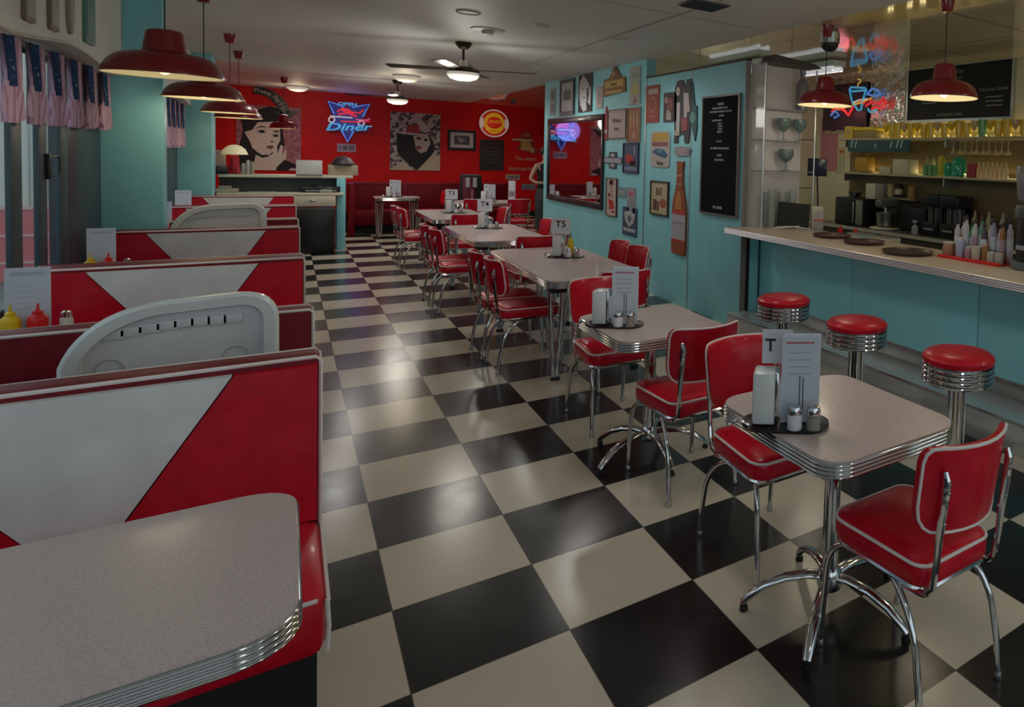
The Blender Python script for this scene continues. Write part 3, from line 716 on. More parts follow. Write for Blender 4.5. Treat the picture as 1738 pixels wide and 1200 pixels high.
# ------------------------------------------------------------------ pendants
def pendant(x, y, zrim, dia, label, first=None):
    ztop = zc(x)
    if first:
        r = dup(first, (x, y, zrim), None, label)
        return r
    t = thing('pendant_lamp', label, 'lamp', (x, y, zrim), group='red metal pendant lamps')
    R = dia / 2
    prof = [(R, 0), (R, .005), (R * .975, .02), (R * .93, .04), (R * .86, .06), (R * .75, .077), (R * .6, .088), (R * .42, .093), (R * .37, .096), (R * .36, .102), (R * .335, .135), (R * .305, .172), (R * .29, .18), (R * .2, .187), (.012, .19)]
    p = B(); p.lathe([(r_q, z_q * 1.35) for r_q, z_q in prof], lamp_red, 40); obj('lamp_shade', p, t)
    p = B(); p.lathe([(R * .985, .001), (R * .96, .024), (R * .915, .05), (R * .845, .076), (R * .73, .098), (R * .58, .112), (R * .3, .12), (.02, .12)], lamp_in, 40); p.lathe([(R, 0), (R * .985, -.002), (R * .975, .001)], lamp_in, 40); obj('inner_lining', p, t)
    p = B(); p.ball((0, 0, .035), .03, bulb_m); p.lathe([(.014, .055), (.014, .12)], chrome, 12); obj("bulb", p, t)
    h = ztop - zrim
    p = B(); p.tube([(0, 0, .25), (0, 0, h - .1)], .004, black_p, 6); obj('cord', p, t)
    p = B(); p.lathe([(.035, h - .1), (.04, h - .095), (.055, h - .0), (.056, h)], lamp_red, 20, cap=True); obj('ceiling_rose', p, t)
    return t
pl = [(280, 130, 216, 'nearest red pendant lamp over the front booth'), (346, 158, 142, 'second red pendant lamp over the booths'), (390, 185, 100, 'third red pendant lamp over the booths'), (405, 195, 84, 'fourth red pendant lamp over the booths')]
first = None
DP = .5
for (u, v, w, lb) in pl:
    k = DP * F_ / w * math.sqrt(1 + ((u - CX) / F_) ** 2); q = CAM + _ray(u, v + w * .02) * k
    pp = pendant(q.x, q.y, q.z + (.02 if w > 200 else -.03), DP, lb); light('lamp_light', (q.x, q.y, q.z - .06), (5.0 if w > 200 else 9.0), (1, .84, .56), .14)
q = CAM + _ray(482, 218) * (.42 * F_ / 50 * 1.3); pendant(q.x, q.y, q.z, .42, 'small-looking red pendant lamp over the cash desk'); light('lamp_light', (q.x, q.y, q.z - .03), 4.0, (1, .78, .45), .06)
for (u, v, w, lb) in ((1400, 175, 94, 'red pendant lamp over the bar, in front of the neon sign'), (1602, 162, 115, 'red pendant lamp over the bar, in front of the chalkboard')):
    k = .5 * F_ / w; q = CAM + _ray(u, v) * k
    pendant(q.x, q.y, q.z - .02, .5, lb); light('lamp_light', (q.x, q.y, q.z - .06), 10.0, (1, .86, .62), .14)
q = atz(884, 236, 2.0); q = aty(888, 237, 13.5); 

# ------------------------------------------------------------------ ceiling fans
def fan(x, y, rot, label):
    t = thing('ceiling_fan', label, 'ceiling fan', (x, y, zc(x)), 0, 'bronze ceiling fans with light')
    p = B(); p.lathe([(.085, 0), (.08, -.03), (.045, -.075), (.015, -.085)], dark_bz, 24, cap=True); obj('canopy', p, t)
    p = B(); p.tube([(0, 0, -.08), (0, 0, -.22)], .013, dark_bz, 10); obj('rod', p, t)
    p = B(); p.lathe([(.015, -.2), (.03, -.21), (.09, -.27), (.15, -.3), (.168, -.33), (.163, -.345)], dark_bz, 28, cap=True); obj('motor', p, t)
    p = B(); p.lathe([(.158, -.345), (.165, -.375), (.135, -.415), (.07, -.435), (.005, -.437)], globe_m, 28); obj('light_globe', p, t)
    for k in range(4):
        a = rot + k * PI / 2
        M = Matrix.Rotation(a, 4, 'Z') @ Matrix.Translation((0, 0, -.31)) @ Matrix.Rotation(D(9), 4, 'X')
        p = B(); p.prism([(.13, -.02), (.27, -.05), (.74, -.07), (.78, -.055), (.78, .055), (.74, .07), (.27, .05), (.13, .02)], -.004, .004, dark_bz, M); obj('blade', p, t)
    light('lamp_light', (x, y, zc(x) - .52), 44, (1, .95, .86), .2)
    light('lamp_light', (x, y, zc(x) - .2), 1.5, (1, .87, .66), .1)
fan(1.26, 6.3, D(-28), 'bronze ceiling fan with lit globe, nearer and larger')
fan(1.26, .4, D(20), 'added unseen bronze ceiling fan nearest the street end of the room')  # added out of view so its lamp lights the bar front
fan(1.26, 12.15, D(-12), 'farther bronze ceiling fan with lit globe by the red wall')
# ceiling fixtures
def dome(u, v, label, p_=11):
    # lit opal dome
    x = y = 0
    z = 2.8
    for _ in range(5): q = atz(u, v, z); z = zc(q.x)
    t = thing('ceiling_light', label, 'ceiling light', (q.x, q.y, z), 0, 'opal ceiling domes')
    p = B(); p.lathe([(.2, 0), (.2, -.02), (.19, -.025)], white_plast, 28, cap=True); obj('base', p, t)
    p = B(); p.lathe([(.185, -.02), (.175, -.06), (.12, -.1), (.05, -.115), (.003, -.117)], globe_m, 28); obj('diffuser', p, t)
    light('lamp_light', (q.x, q.y, z - .28), p_, (1, .82, .55), .1)
dome(505, 146, 'lit ceiling dome above the cash desk')
dome(690, 128, 'lit ceiling dome just left of the ceiling fans')
def ceil_item(u, v, r, label, nm, cat):
    z = 2.85
    for _ in range(5): q = atz(u, v, z); z = zc(q.x)
    t = thing(nm, label, cat, (q.x, q.y, z), 0)
    p = B(); p.lathe([(r, 0), (r, -.008), (r * .9, -.014), (r * .86, -.006), (.01, -.004)], P(.55, .53, .47), 28); obj('trim_ring', p, t)
    p = B(); p.lathe([(r * .85, -.003), (.003, -.0035)], P(.1, .1, .1), 28); obj('grille', p, t)
ceil_item(795, 20, .1, 'round recessed ceiling speaker nearest the top edge above the fan', 'ceiling_speaker', 'speaker')
ceil_item(920, 42, .07, 'small round recessed fitting right of the ceiling fan', 'recessed_fitting', 'ceiling fitting')
ceil_item(1050, 64, .11, 'round recessed fitting above the crest-shaped sign', 'recessed_fitting', 'ceiling fitting')
z = 2.85
for _ in range(5): q = atz(828, 50, z); z = zc(q.x)
p = B(); p.lathe([(.16, 0), (.15, -.012), (.06, -.02), (.05, -.05), (.003, -.055)], P(.6, .58, .52), 28); one('ceiling_diffuser', p, 'round off-white air diffuser above the large ceiling fan', 'vent', None, (q.x, q.y, z))
for _ in range(5): q = atz(1195, 8, z); z = zc(q.x)
p = B(); p.box(-.16, .16, -.14, .14, -.012, 0, dkgrey, .003)
for k in range(9): p.box(-.14, .14, -.12 + k * .03, -.11 + k * .03, -.018, -.01, black_p)
one('ceiling_vent', p, 'square dark blue-black ceiling vent at the top of the room', 'vent', None, (q.x, q.y, z), D(0))
for _ in range(5): q = atz(1408, 60, z); z = zc(q.x)
p = B(); p.lathe([(.1, 0), (.1, -.05), (.095, -.055)], steel, 24, cap=True); p.ball((0, 0, -.055), .09, black_p, sz=.9); one('dome_camera', p, 'black dome security camera under the ceiling beside the bar lamp rose', 'camera', None, (q.x + .1, q.y + .12, zc(q.x + .1)))
for _ in range(5): q = atz(888, 180, z); z = zc(q.x)
p = B(); p.lathe([(.07, 0), (.07, -.03), (.05, -.05)], dkgrey, 16, cap=True); one('smoke_detector', p, 'small dark detector on the ceiling at the right of the red wall', 'detector', None, (3.95, 15.2, zc(3.95)))
# fluorescent fittings over the kitchen; the last two are unseen extra lights
for i, (x, y) in enumerate(((4.1, 5.0), (4.72, 4.35), (4.3, -1.1), (4.3, -2.6))):
    t = thing('fluorescent_light', ['twin-tube fluorescent fitting behind the top of the partition', 'fluorescent fitting seen between the partition end and the bar lamp', 'unseen fluorescent fitting over the bar aisle', 'unseen fluorescent fitting over the bar nearer the street end'][i], 'ceiling light', (x, y, zc(x) - .02), 0, 'fluorescent fittings over the bar')
    p = B(); p.box(-.1, .1, -.62, .62, -.07, 0, white_plast, .008); obj('housing', p, t)
    for sx in (-.05, .05):
        p = B(); p.tube([(sx * 1.3, -.58, -.1), (sx * 1.3, .58, -.1)], .028, tube_m, 10); obj('tube', p, t)
    light('tube_light', (x, y, zc(x) - .14), 16, (1, .93, .76), kind='AREA', sx=.16, sy=1.2)
# ceiling joint strips over the dining side
b = B()
for y in (.6, 3.0): b.add([(1.4, y, zc(1.4) - .006), (3.2, y, zc(3.2) - .006), (3.2, y + .014, zc(3.2) - .006), (1.4, y + .014, zc(1.4) - .006)], [(0, 1, 2, 3)], P(.4, .37, .32))
b.add([(2.3, -2, zc(2.3) - .006), (2.314, -2, zc(2.3) - .006), (2.314, 8, zc(2.3) - .006), (2.3, 8, zc(2.3) - .006)], [(0, 1, 2, 3)], P(.4, .37, .32))
struct('trim_ceiling', b)

# ------------------------------------------------------------------ bar counter
XF = 3.40
t = thing('bar_counter', 'long teal-fronted bar counter with ribbed metal edge', 'counter', (0, 0, 0))
seams = [3.3, 1.86, .52, -.85, -2.2, -3.6]
for k in range(5):
    p = B(); p.box(XF, XF + .03, seams[k + 1] + .004, seams[k] - .004, .31, 1.0, teal_l, .003); obj('front_panel', p, t)
p = B(); p.box(XF + .03, XF + .3, -3.6, 3.3, .0, 1.0, teal_dk); obj('carcass', p, t)
p = B(); p.box(XF - .005, XF + .02, -3.6, 3.3, .2, .31, steel, .003); obj('kick_strip', p, t)
p = B(); p.box(2.98, 3.72, -3.6, 3.27, 1.0, 1.052, lam_bar, .006); obj('countertop', p, t)
p = B()
for k in range(4): p.tube([(2.975, 3.27, 1.006 + k * .0135), (2.975, -3.6, 1.006 + k * .0135)], .0068, alu, 8)
for k in range(4): p.tube([(2.98, 3.274, 1.006 + k * .0135), (3.72, 3.274, 1.006 + k * .0135)], .0068, alu, 8)
obj('ribbed_edge', p, t)
p = B(); p.box(3.275, XF + .03, 3.305, 3.34, .2, 1.0, teal); p.box(3.266, 3.276, 3.29, 3.34, .2, 1.0, black_p); p.box(XF - .012, XF + .004, 3.285, 3.305, .2, 1.0, teal_dk); obj('end_post', p, t)
t = thing('foot_platform', 'low stainless-clad foot platform running below the bar', 'step', (0, 0, 0))
p = B(); p.box(3.06, XF, -3.6, 3.33, 0, .2, speckle(mat('satin_steel_cladding', (.6, .64, .64), .28, .55), (.58, .62, .62), (.66, .7, .7), 4), .004); obj('cladding', p, t)
p = B(); p.tube([(3.058, 3.33, .198), (3.058, -3.6, .198)], .006, chrome, 8); obj('nosing', p, t)

def stool(x, y, label):
    t = thing('bar_stool', label, 'stool', (x, y, 0), group='red and chrome bar stools')
    R = .185
    p = B(); p.lathe([(R - .004, .715), (R + .002, .725), (R, .742), (R * .9, .758), (R * .68, .768), (R * .35, .773), (.002, .774)], red_vinyl, 40); obj('seat', p, t)
    pr = [(.03, .61)]
    for k in range(4):
        z = .612 + k * .0265
        pr += [(R - .012, z), (R - .001, z + .003), (R + .002, z + .009), (R - .001, z + .015), (R - .012, z + .019), (R - .012, z + .0265)]
    pr += [(R - .006, .718)]
    p = B(); p.lathe(pr, chrome, 40); obj('ribbed_ring', p, t)
    p = B(); p.lathe([(.042, .02), (.042, .585), (.05, .595), (.07, .61), (.07, .616)], chrome, 28, cap=True)
    for k in range(6): a = k * PI / 3; p.tube([(.042 * math.cos(a), .042 * math.sin(a), .05), (.042 * math.cos(a), .042 * math.sin(a), .6)], .006, chrome, 6)
    obj('column', p, t)
    p = B(); p.lathe([(.19, 0), (.19, .012), (.12, .03), (.06, .04), (.045, .06)], chrome, 36, cap=True); obj('base', p, t)
    return t
stool(2.37, -.17, 'bar stool nearest the camera, right of the front table')
stool(2.385, .64, 'middle one of the three red bar stools')
stool(2.40, 1.44, 'bar stool farthest along, beside the end of the teal partition')

# ------------------------------------------------------------------ things on the bar top
ZT = 1.053
def tray(x, y, r, label):
    p = B(); p.lathe([(.002, .003), (r * .88, .003), (r * .93, .006), (r, .024), (r + .004, .024), (r * .95, .0), (.002, 0)], brown, 40)
    one('serving_tray', p, label, 'tray', 'round brown serving trays', (x, y, ZT))
for u, v, r, lb in ((1540, 428, .19, 'round brown serving tray nearest the sauce bottles on the bar'), (1466, 411, .17, 'middle round brown serving tray on the bar'), (1412, 400, .17, 'round brown serving tray farthest left on the bar')):
    q = atz(u, v, ZT + .01); tray(q.x, q.y, r, lb)
# laptop / tablet screen on a wire stand
q = atz(1338, 388, ZT)
t = thing('tablet', 'black tablet leaning on a white wire stand at the end of the bar', 'tablet', (q.x + .05, q.y, ZT), D(-32))
p = B(); M = Matrix.Rotation(D(-18), 4, 'X') @ Matrix.Rotation(D(4), 4, 'Y'); p.box(-.16, .16, -.006, .006, .012, .26, black_m, .004, M); obj('screen', p, t)
p = B(); p.tube([(-.2, -.09, .006), (.05, .0, .02), (.2, .06, .07)], .006, white_plast, 8); p.tube([(-.16, .03, .01), (.0, -.03, .02), (.17, -.1, .006)], .006, white_plast, 8); obj('stand', p, t)
# display shelf unit at the partition end (glass shelves, tumblers, goblets)
t = thing('glass_shelf_unit', 'tall greyish glass-shelved display unit at the end of the partition', 'shelf unit', (3.275, 3.28, ZT))
p = B(); p.box(.0, .62, .05, .07, 0, 1.62, frost); obj('back_panel', p, t)
p = B(); 
for z in (.55, .86, 1.17): p.box(.01, .62, -.19, .05, z, z + .012, clear)
p.box(0, .006, -.19, .05, 0, 1.62, clear); obj('shelf', p, t)
p = B(); 
for x in (.0, .62): p.tube([(x, -.19, 0), (x, -.19, 1.6)], .008, steel, 6)
obj('post', p, t)
k = 0
for i in range(6):
    x = 3.42 + (i % 3) * .13; y = 3.14 + (i // 3) * .11
    h = .42 - .06 * (i % 2)
    p = B()
    for j in range(int(h / .035)): p.lathe([(.036, j * .035), (.041, j * .035 + .034), (.037, j * .035 + .034), (.033, j * .035)], clear, 14)
    one('glass_stack', p, '%s nested stack of clear tumblers on the bar end, counted from the dining side' % ORD[i], 'glasses', 'stacks of clear tumblers', (x, y, ZT + .001))
def goblet(x, y, z, h, r, m, nm, lb, grp):
    p = B(); p.lathe([(r * .7, 0), (r * .7, .004), (r * .12, .012), (r * .1, h * .38), (r * .6, h * .5), (r * 1.0, h * .72), (r * .92, h), (r * .86, h), (r * .92, h * .72), (r * .5, h * .53), (.002, h * .46)], m, 18)
    return one(nm, p, lb, 'glass', grp, (x, y, z))
goblet(3.58, 3.2, ZT + .874, .22, .075, tinted('grey_glass', (.3, .4, .4), .5), 'goblet', 'left grey-green goblet on the upper glass shelf', 'grey-green goblets')
goblet(3.78, 3.2, ZT + .874, .22, .075, MATS['grey_glass'], 'goblet', 'right grey-green goblet on the upper glass shelf', 'grey-green goblets')
goblet(3.62, 3.2, ZT + .564, .22, .08, MATS['grey_glass'], 'goblet', 'grey-green goblet alone on the lower glass shelf', 'grey-green goblets')
p = B(); p.lathe([(.06, 0), (.065, .02), (.065, .26), (.05, .3), (.028, .33), (.028, .38), (.034, .385), (.034, .42), (.002, .42)], smoky, 20); one('drinks_dispenser', p, 'dark grey jar with black tap on the top glass shelf', 'jar', None, (3.8, 3.2, ZT + 1.184))
p = B(); p.loft([[(3.36, 3.09, 2.68), (3.96, 3.09, 2.68), (3.96, 3.34, 2.68), (3.36, 3.34, 2.68)], [(3.4, 3.12, 2.76), (3.9, 3.12, 2.72), (3.9, 3.32, 2.72), (3.4, 3.32, 2.76)]], P(.12, .1, .09))
one('canopy_cover', p, 'dark draped cover on top of the glass shelf unit', 'cover')
# bottles group with red tray
q0 = atz(1597, 436, ZT); q1 = atz(1693, 452, ZT)
ang = math.atan2(q1.y - q0.y, q1.x - q0.x)
t = thing('red_tray', 'long bright red tray under the sauce bottles and glasses on the bar', 'tray', ((q0.x + q1.x) / 2, (q0.y + q1.y) / 2, ZT), ang)
Lr = (q1 - q0).length
p = B(); p.box(-Lr / 2 - .02, Lr / 2 + .02, -.01, .2, 0, .006, P(.7, .02, .02)); obj('base', p, t)
p = B(); p.box(-Lr / 2 - .02, Lr / 2 + .02, -.016, -.006, 0, .022, P(.75, .02, .02), .002); p.box(-Lr / 2 - .02, Lr / 2 + .02, .19, .2, 0, .022, P(.75, .02, .02), .002); obj('rim', p, t)
def on_tray(f, dd): 
    v = q0.lerp(q1, f); n = Vector((-math.sin(ang), math.cos(ang), 0)); 
    v = v + n * (dd if n.x > 0 else -dd); return v
items = [(.06, .05, 'tumbler', P(.4, .2, .13), .045, .105, 'amber patterned tumbler at the left of the red tray'), (.27, .05, 'bottle', P(.4, .45, .6), .034, .15, 'pale blue squeeze bottle on the red tray'),
         (.42, .05, 'jar', P(.45, .25, .3), .028, .09, 'small pink-labelled jar on the red tray'), (.56, .05, 'jar', P(.5, .46, .36), .036, .1, 'cream labelled jar in the middle of the red tray'),
         (.7, .06, 'bottle', P(.35, .17, .05), .026, .13, 'slim amber bottle on the red tray'), (.82, .05, 'jar', P(.45, .42, .38), .032, .075, 'white-lidded small jar towards the right of the red tray'), (.95, .05, 'jar', P(.4, .36, .34), .032, .075, 'clear small jar at the right end of the red tray')]
for f, dd, nm, m, r, h, lb in items:
    v = on_tray(f, dd); t = thing(nm, lb, nm, (v.x, v.y, ZT + .007), 0, 'small containers on the red tray')
    p = B(); p.lathe([(r * .9, 0), (r, .005), (r, h * .75), (r * .85, h * .86)], m, 16, cap=True); obj('body', p, t)
    p = B(); p.lathe([(r * .5, h * .85), (r * .5, h * .95), (r * .3, h)] if nm == 'bottle' else [(r * .92, h * .85), (r * .92, h), (r * .2, h + .004)], P(.55, .5, .45), 14, cap=True); obj('lid', p, t)
cols = [P(.5, .48, .5), P(.48, .48, .56), P(.5, .5, .5), P(.1, .35, .2), P(.5, .5, .48), P(.12, .33, .22), P(.08, .08, .1), P(.5, .48, .44), P(.28, .3, .45), P(.5, .46, .42), P(.35, .15, .05), P(.45, .45, .5)]
for i in range(12):
    v = on_tray(.1 + .88 * i / 11, .12 + .025 * (i % 2)); h = .24 + .02 * (i % 3)
    t = thing('sauce_bottle', '%s tall capped bottle from the left in the row behind the red tray jars' % ORD[i], 'bottle', (v.x, v.y, ZT + .001 + .007), 0, 'tall bottles on the red tray')
    p = B(); p.lathe([(.021, 0), (.023, .005), (.023, h * .8), (.012, h * .88), (.011, h)], cols[i], 14, cap=True); obj('body', p, t)
    p = B(); p.lathe([(.013, h * .97), (.013, h * 1.06), (.006, h * 1.1)], P(.03, .025, .03), 10, cap=True); obj('cap', p, t)
    p = B(); p.lathe([(.0235, h * .3), (.0235, h * .62)], [paper, P(.45, .3, .35), paper_b][i % 3], 14); obj('label', p, t)
# coffee grinder at the right edge
q = atz(1742, 456, ZT)
t = thing('coffee_grinder', 'tall black coffee grinder at the right edge of the bar', 'grinder', (q.x, q.y - .02, ZT), D(0))
p = B(); p.lathe([(.12, 0), (.125, .01), (.12, .04), (.1, .05)], P(.12, .13, .15, .25), 28, cap=True); obj('base', p, t)
p = B(); p.lathe([(.085, .05), (.09, .1), (.09, .3), (.085, .32)], black_p, 28, cap=True); p.lathe([(.091, .13), (.091, .16)], P(.3, .33, .4), 28); obj('body', p, t)
p = B(); p.lathe([(.09, .32), (.11, .34), (.11, .4), (.095, .42)], dkgrey, 28, cap=True); obj('collar', p, t)
p = B(); p.lathe([(.05, .42), (.095, .46), (.115, .66), (.11, .68), (.003, .69)], smoky, 28); p.lathe([(.045, .43), (.085, .46), (.095, .55), (.01, .56)], black_p, 24, cap=True); obj('hopper', p, t)
# small things near the tablet
q = atz(1385, 390, ZT)
p = B(); p.lathe([(.04, 0), (.045, .01), (.05, .11), (.045, .11), (.04, .01)], clear, 18); p.lathe([(.05, .1), (.053, .115), (.02, .12)], P(.55, .15, .12), 18, cap=True); one('jar', p, 'clear jar with red lid beside the tablet on the bar', 'jar', None, (q.x - .06, q.y - .12, ZT))
p = B(); p.box(-.06, .06, -.05, .05, 0, .22, P(.5, .46, .36), .01); p.box(-.04, .04, -.055, -.05, .1, .18, P(.4, .38, .36)); one('card_printer', p, 'cream receipt printer behind the tablet on the bar', 'printer', None, (q.x + .1, q.y + .12, ZT), D(-30))
t = thing('desk_screen', 'small black screen on a thin stand behind the bar', 'screen', (atx(1385, 350, 4.3).x, atx(1385, 350, 4.3).y, .9), D(-45))
p = B(); p.box(-.11, .11, -.01, .01, .66, .86, P(.02, .025, .05, .2), .006); obj('screen', p, t)
p = B(); p.tube([(0, .01, .02), (.02, .02, .3), (0, .01, .68)], .009, black_p); p.lathe([(.08, 0), (.08, .012), (.02, .02)], black_p, 20, cap=True); obj('stand', p, t)
for i, (u, v) in enumerate(((1427, 372), (1453, 374))):
    q = atx(u, v, 4.25)
    squeeze((q.x, q.y, .9), ketch, ['left red squeeze bottle on the under-counter worktop', 'right red squeeze bottle on the under-counter worktop'][i], .9)
t = thing('under_counter_worktop', 'steel worktop behind the bar, below the serving trays', 'worktop', (4.15, 1.5, 0))
p = B(); p.box(-.25, .25, -4.4, 2.6, .86, .9, steel, .004); obj('top', p, t)
p = B(); p.box(-.23, .23, -4.4, 2.6, 0, .86, dkgrey); obj('cabinet', p, t)
for i, (u, v, c_, lb) in enumerate(((1510, 402, P(.25, .4, .48), 'pale blue plastic tub on the worktop behind the bar'), (1548, 408, P(.45, .42, .3), 'cream plastic tub on the worktop behind the bar'))):
    q = atz(u, v, .95); p = B(); p.box(-.1, .1, -.14, .14, 0, .1, c_, .015); p.box(-.085, .085, -.125, .125, .095, .105, P(.2, .18, .15)); one('plastic_tub', p, lb, 'tub', None, (min(max(q.x, 4.02), 4.25), q.y, .9))

# ------------------------------------------------------------------ back bar (kitchen side)
t = thing('back_worktop', 'dark back-bar worktop with pale edge under the appliances', 'worktop', (XK, 0, 0))
p = B(); p.box(-.6, -.0, -3.6, 4.95, .86, .9, P(.09, .085, .08, .3), .004); p.box(-.61, -.595, -3.6, 4.95, .86, .9, P(.45, .42, .34)); obj('top', p, t)
p = B(); p.box(-.57, -.02, -3.6, 4.95, 0, .86, P(.08, .07, .06)); obj('cabinet', p, t)
# dark splash panel, shelves
b = B(); b.box(XK - .012, XK, -3.6, 4.9, .9, 2.05, P(.2, .15, .07, .35)); struct('trim_1', b)
b = B(); b.box(XK - .01, XK + .0, 3.85, 5.5, 2.15, 3.02, quilt)
struct('trim_2', b)
def shelf(z, y0, y1, label):
    t = thing('wall_shelf', label, 'shelf', (XK, 0, z))
    p = B(); p.box(-.32, -.014, y0, y1, -.025, 0, P(.4, .34, .22), .004); obj('board', p, t)
    for k in range(4):
        p = B(); y = y0 + .15 + k * (y1 - y0 - .3) / 3; p.box(-.28, -.014, y - .01, y + .01, -.12, -.025, steel); obj('bracket', p, t)
    p = B(); p.box(-.05, -.02, y0 + .2, y1 - .2, .002, .012, mat('led_strip_glow', (.8, .8, .6), .4, emit=(1, .85, .4), es=.5)); obj('light_strip', p, t)
    light('shelf_light', (XK - .04, (y0 + y1) / 2, z + .03), 9, (1, .84, .42), kind='AREA', sx=.03, sy=5, rot=(0, PI * .75, 0))
shelf(2.06, -.9, 4.85, 'upper back-bar shelf holding yellow glasses'); shelf(1.60, -.9, 4.85, 'lower back-bar shelf holding bottles and green glasses')
# menu board
t = thing('menu_board', 'large black chalk menu board framed in metal above the bar shelves', 'menu board', (XK, 0, 0))
y0, y1, z0, z1 = 2.16, 3.76, 2.30, 2.94
p = B(); p.box(-.03, -.0, y0, y1, z0, z1, P(.012, .012, .014, .65)); obj('board', p, t)
p = B(); p.box(-.045, 0, y0 - .03, y1 + .03, z1, z1 + .03, steel); p.box(-.045, 0, y0 - .03, y1 + .03, z0 - .03, z0, steel); p.box(-.045, 0, y0 - .03, y0, z0, z1, steel); p.box(-.045, 0, y1, y1 + .03, z0, z1, steel); obj('frame', p, t)
p = B(); chalk = P(.3, .3, .28)
for k, (yy, zz, tx, sz) in enumerate(((2.95, 2.86, 'MILKSHAKES', .05), (2.35, 2.62, 'THE USUAL DINNER', .045), (3.0, 2.35, 'BOTTOMLESS COFFEE', .04))):
    textbm(tx, sz, chalk, face_negx(-.031, yy + .06, zz), p)
for (yy, zz) in ((2.4, 2.53), (2.4, 2.48), (2.4, 2.43), (3.4, 2.75), (3.4, 2.7), (3.4, 2.5), (3.0, 2.78)): p.box(-.0318, -.0305, yy - .12, yy + .12, zz, zz + .012, chalk)
obj('lettering', p, t)
# glasses along the upper shelf
ny = 22
for i in range(ny):
    y = 4.0 - i * .112; kind = i % 5; lb = '%s glass from the left on the upper back-bar shelf' % ORD[i]
    if kind in (0, 3): goblet(XK - .17, y, 2.062, .19, .052, wglass if kind else yglass, 'sundae_glass', 'stemmed yellowish ' + lb, 'glasses on the upper shelf')
    else:
        h = .17 + .015 * (i % 3); p = B(); p.lathe([(.044, 0), (.048, .004), (.054, h), (.05, h), (.044, .01), (.002, .01)], gglass if i == 14 else yglass, 16)
        one('tumbler', p, ('straight green ' if i == 14 else 'straight yellow ') + lb, 'glass', 'glasses on the upper shelf', (XK - .17, y, 2.062))
t = thing('yellow_tub', 'wide yellow-rimmed dish at the left of the upper back-bar shelf', 'dish', (XK - .17, 4.35, 2.062))
p = B(); p.box(-.1, .1, -.2, .2, 0, .1, P(.25, .2, .08), .015); obj('body', p, t); p = B(); p.box(-.105, .105, -.205, .205, .1, .15, P(.6, .45, .02), .01); obj('rim', p, t)
p = B(); p.box(-.08, .08, -.09, .09, 0, .17, P(.55, .42, .06), .012); p.lathe([(.03, 0), (.03, .004), (.002, .005)], P(.3, .28, .2), 14, Matrix.Translation((-.081, 0, .09)) @ Matrix.Rotation(-PI / 2, 4, 'Y')); one('canister', p, 'yellow canister with round emblem at the far left of the upper shelf', 'canister', None, (XK - .17, 4.68, 2.062))
# lower shelf things
def lathe_thing(nm, lb, cat, prof, m, y, z, x=XK - .17, grp=None, n=16):
    p = B(); p.lathe(prof, m, n); return one(nm, p, lb, cat, grp, (x, y, z))
z = 1.602
for i in range(7):
    lathe_thing('small_bottle', '%s small clear bottle from the left on the lower shelf' % ORD[i], 'bottle', [(.024, 0), (.028, .004), (.028, .1), (.012, .14), (.011, .18), (.002, .18)], wglass, 2.46 - i * .062, z, grp='small clear bottles')
def ytop(u, v, X, zz): return atx(u, v, X).y
lathe_thing('red_jar', 'dark red jar right of the green jars on the lower shelf', 'jar', [(.06, 0), (.065, .005), (.065, .15), (.06, .16), (.002, .16)], P(.3, .03, .04), atx(1651, 280, XK - .17).y, z)
lathe_thing('green_vase', 'large dark green glass jar on the lower shelf', 'jar', [(.06, 0), (.085, .02), (.09, .14), (.07, .2), (.04, .23), (.002, .24)], tglass, atx(1628, 270, XK - .17).y, z)
lathe_thing('green_vase', 'smaller dark green glass jar left of the large one', 'jar', [(.05, 0), (.06, .02), (.06, .12), (.05, .16), (.002, .17)], tglass, atx(1611, 275, XK - .17).y, z)
lathe_thing('yellow_bottle', 'yellow bottle on the lower back-bar shelf', 'bottle', [(.04, 0), (.042, .004), (.042, .2), (.03, .24), (.002, .25)], P(.55, .45, .04), atx(1598, 275, XK - .17).y, z)
for i in range(3): lathe_thing('green_tumbler', '%s pale green tumbler from the left on the lower shelf' % ORD[i], 'glass', [(.035, 0), (.04, .004), (.045, .13), (.04, .13), (.035, .01), (.002, .01)], gglass, atx(1572 + i * 9, 285, XK - .17).y, z, grp='pale green tumblers')
for i in range(2): lathe_thing('cream_bottle', ['left slim cream bottle on the lower shelf', 'right slim cream bottle on the lower shelf'][i], 'bottle', [(.025, 0), (.03, .005), (.03, .17), (.015, .22), (.002, .23)], P(.5, .45, .3), atx(1573 + i * 9, 275, XK - .1).y, z, XK - .08)
yb = atx(1537, 280, XK - .17).y
p = B(); p.box(-.1, .1, -.13, .13, 0, .19, P(.5, .44, .3), .004); one('carton', p, 'plain cream carton on the lower back-bar shelf', 'box', None, (XK - .17, yb, z))
p = B(); p.box(-.1, .1, -.1, .1, 0, .09, P(.45, .4, .28), .004); one('carton', p, 'low cream carton left of the plain tall one', 'box', None, (XK - .17, yb + .28, z))
p = B(); p.box(-.09, .09, -.12, .12, 0, .22, P(.4, .22, .03), .03); p.box(-.06, .06, -.08, .08, .2, .26, P(.35, .18, .03), .02); one('snack_bag', p, 'orange-brown bag at the left of the lower back-bar shelf', 'bag', None, (XK - .17, atx(1468, 275, XK - .17).y, z))
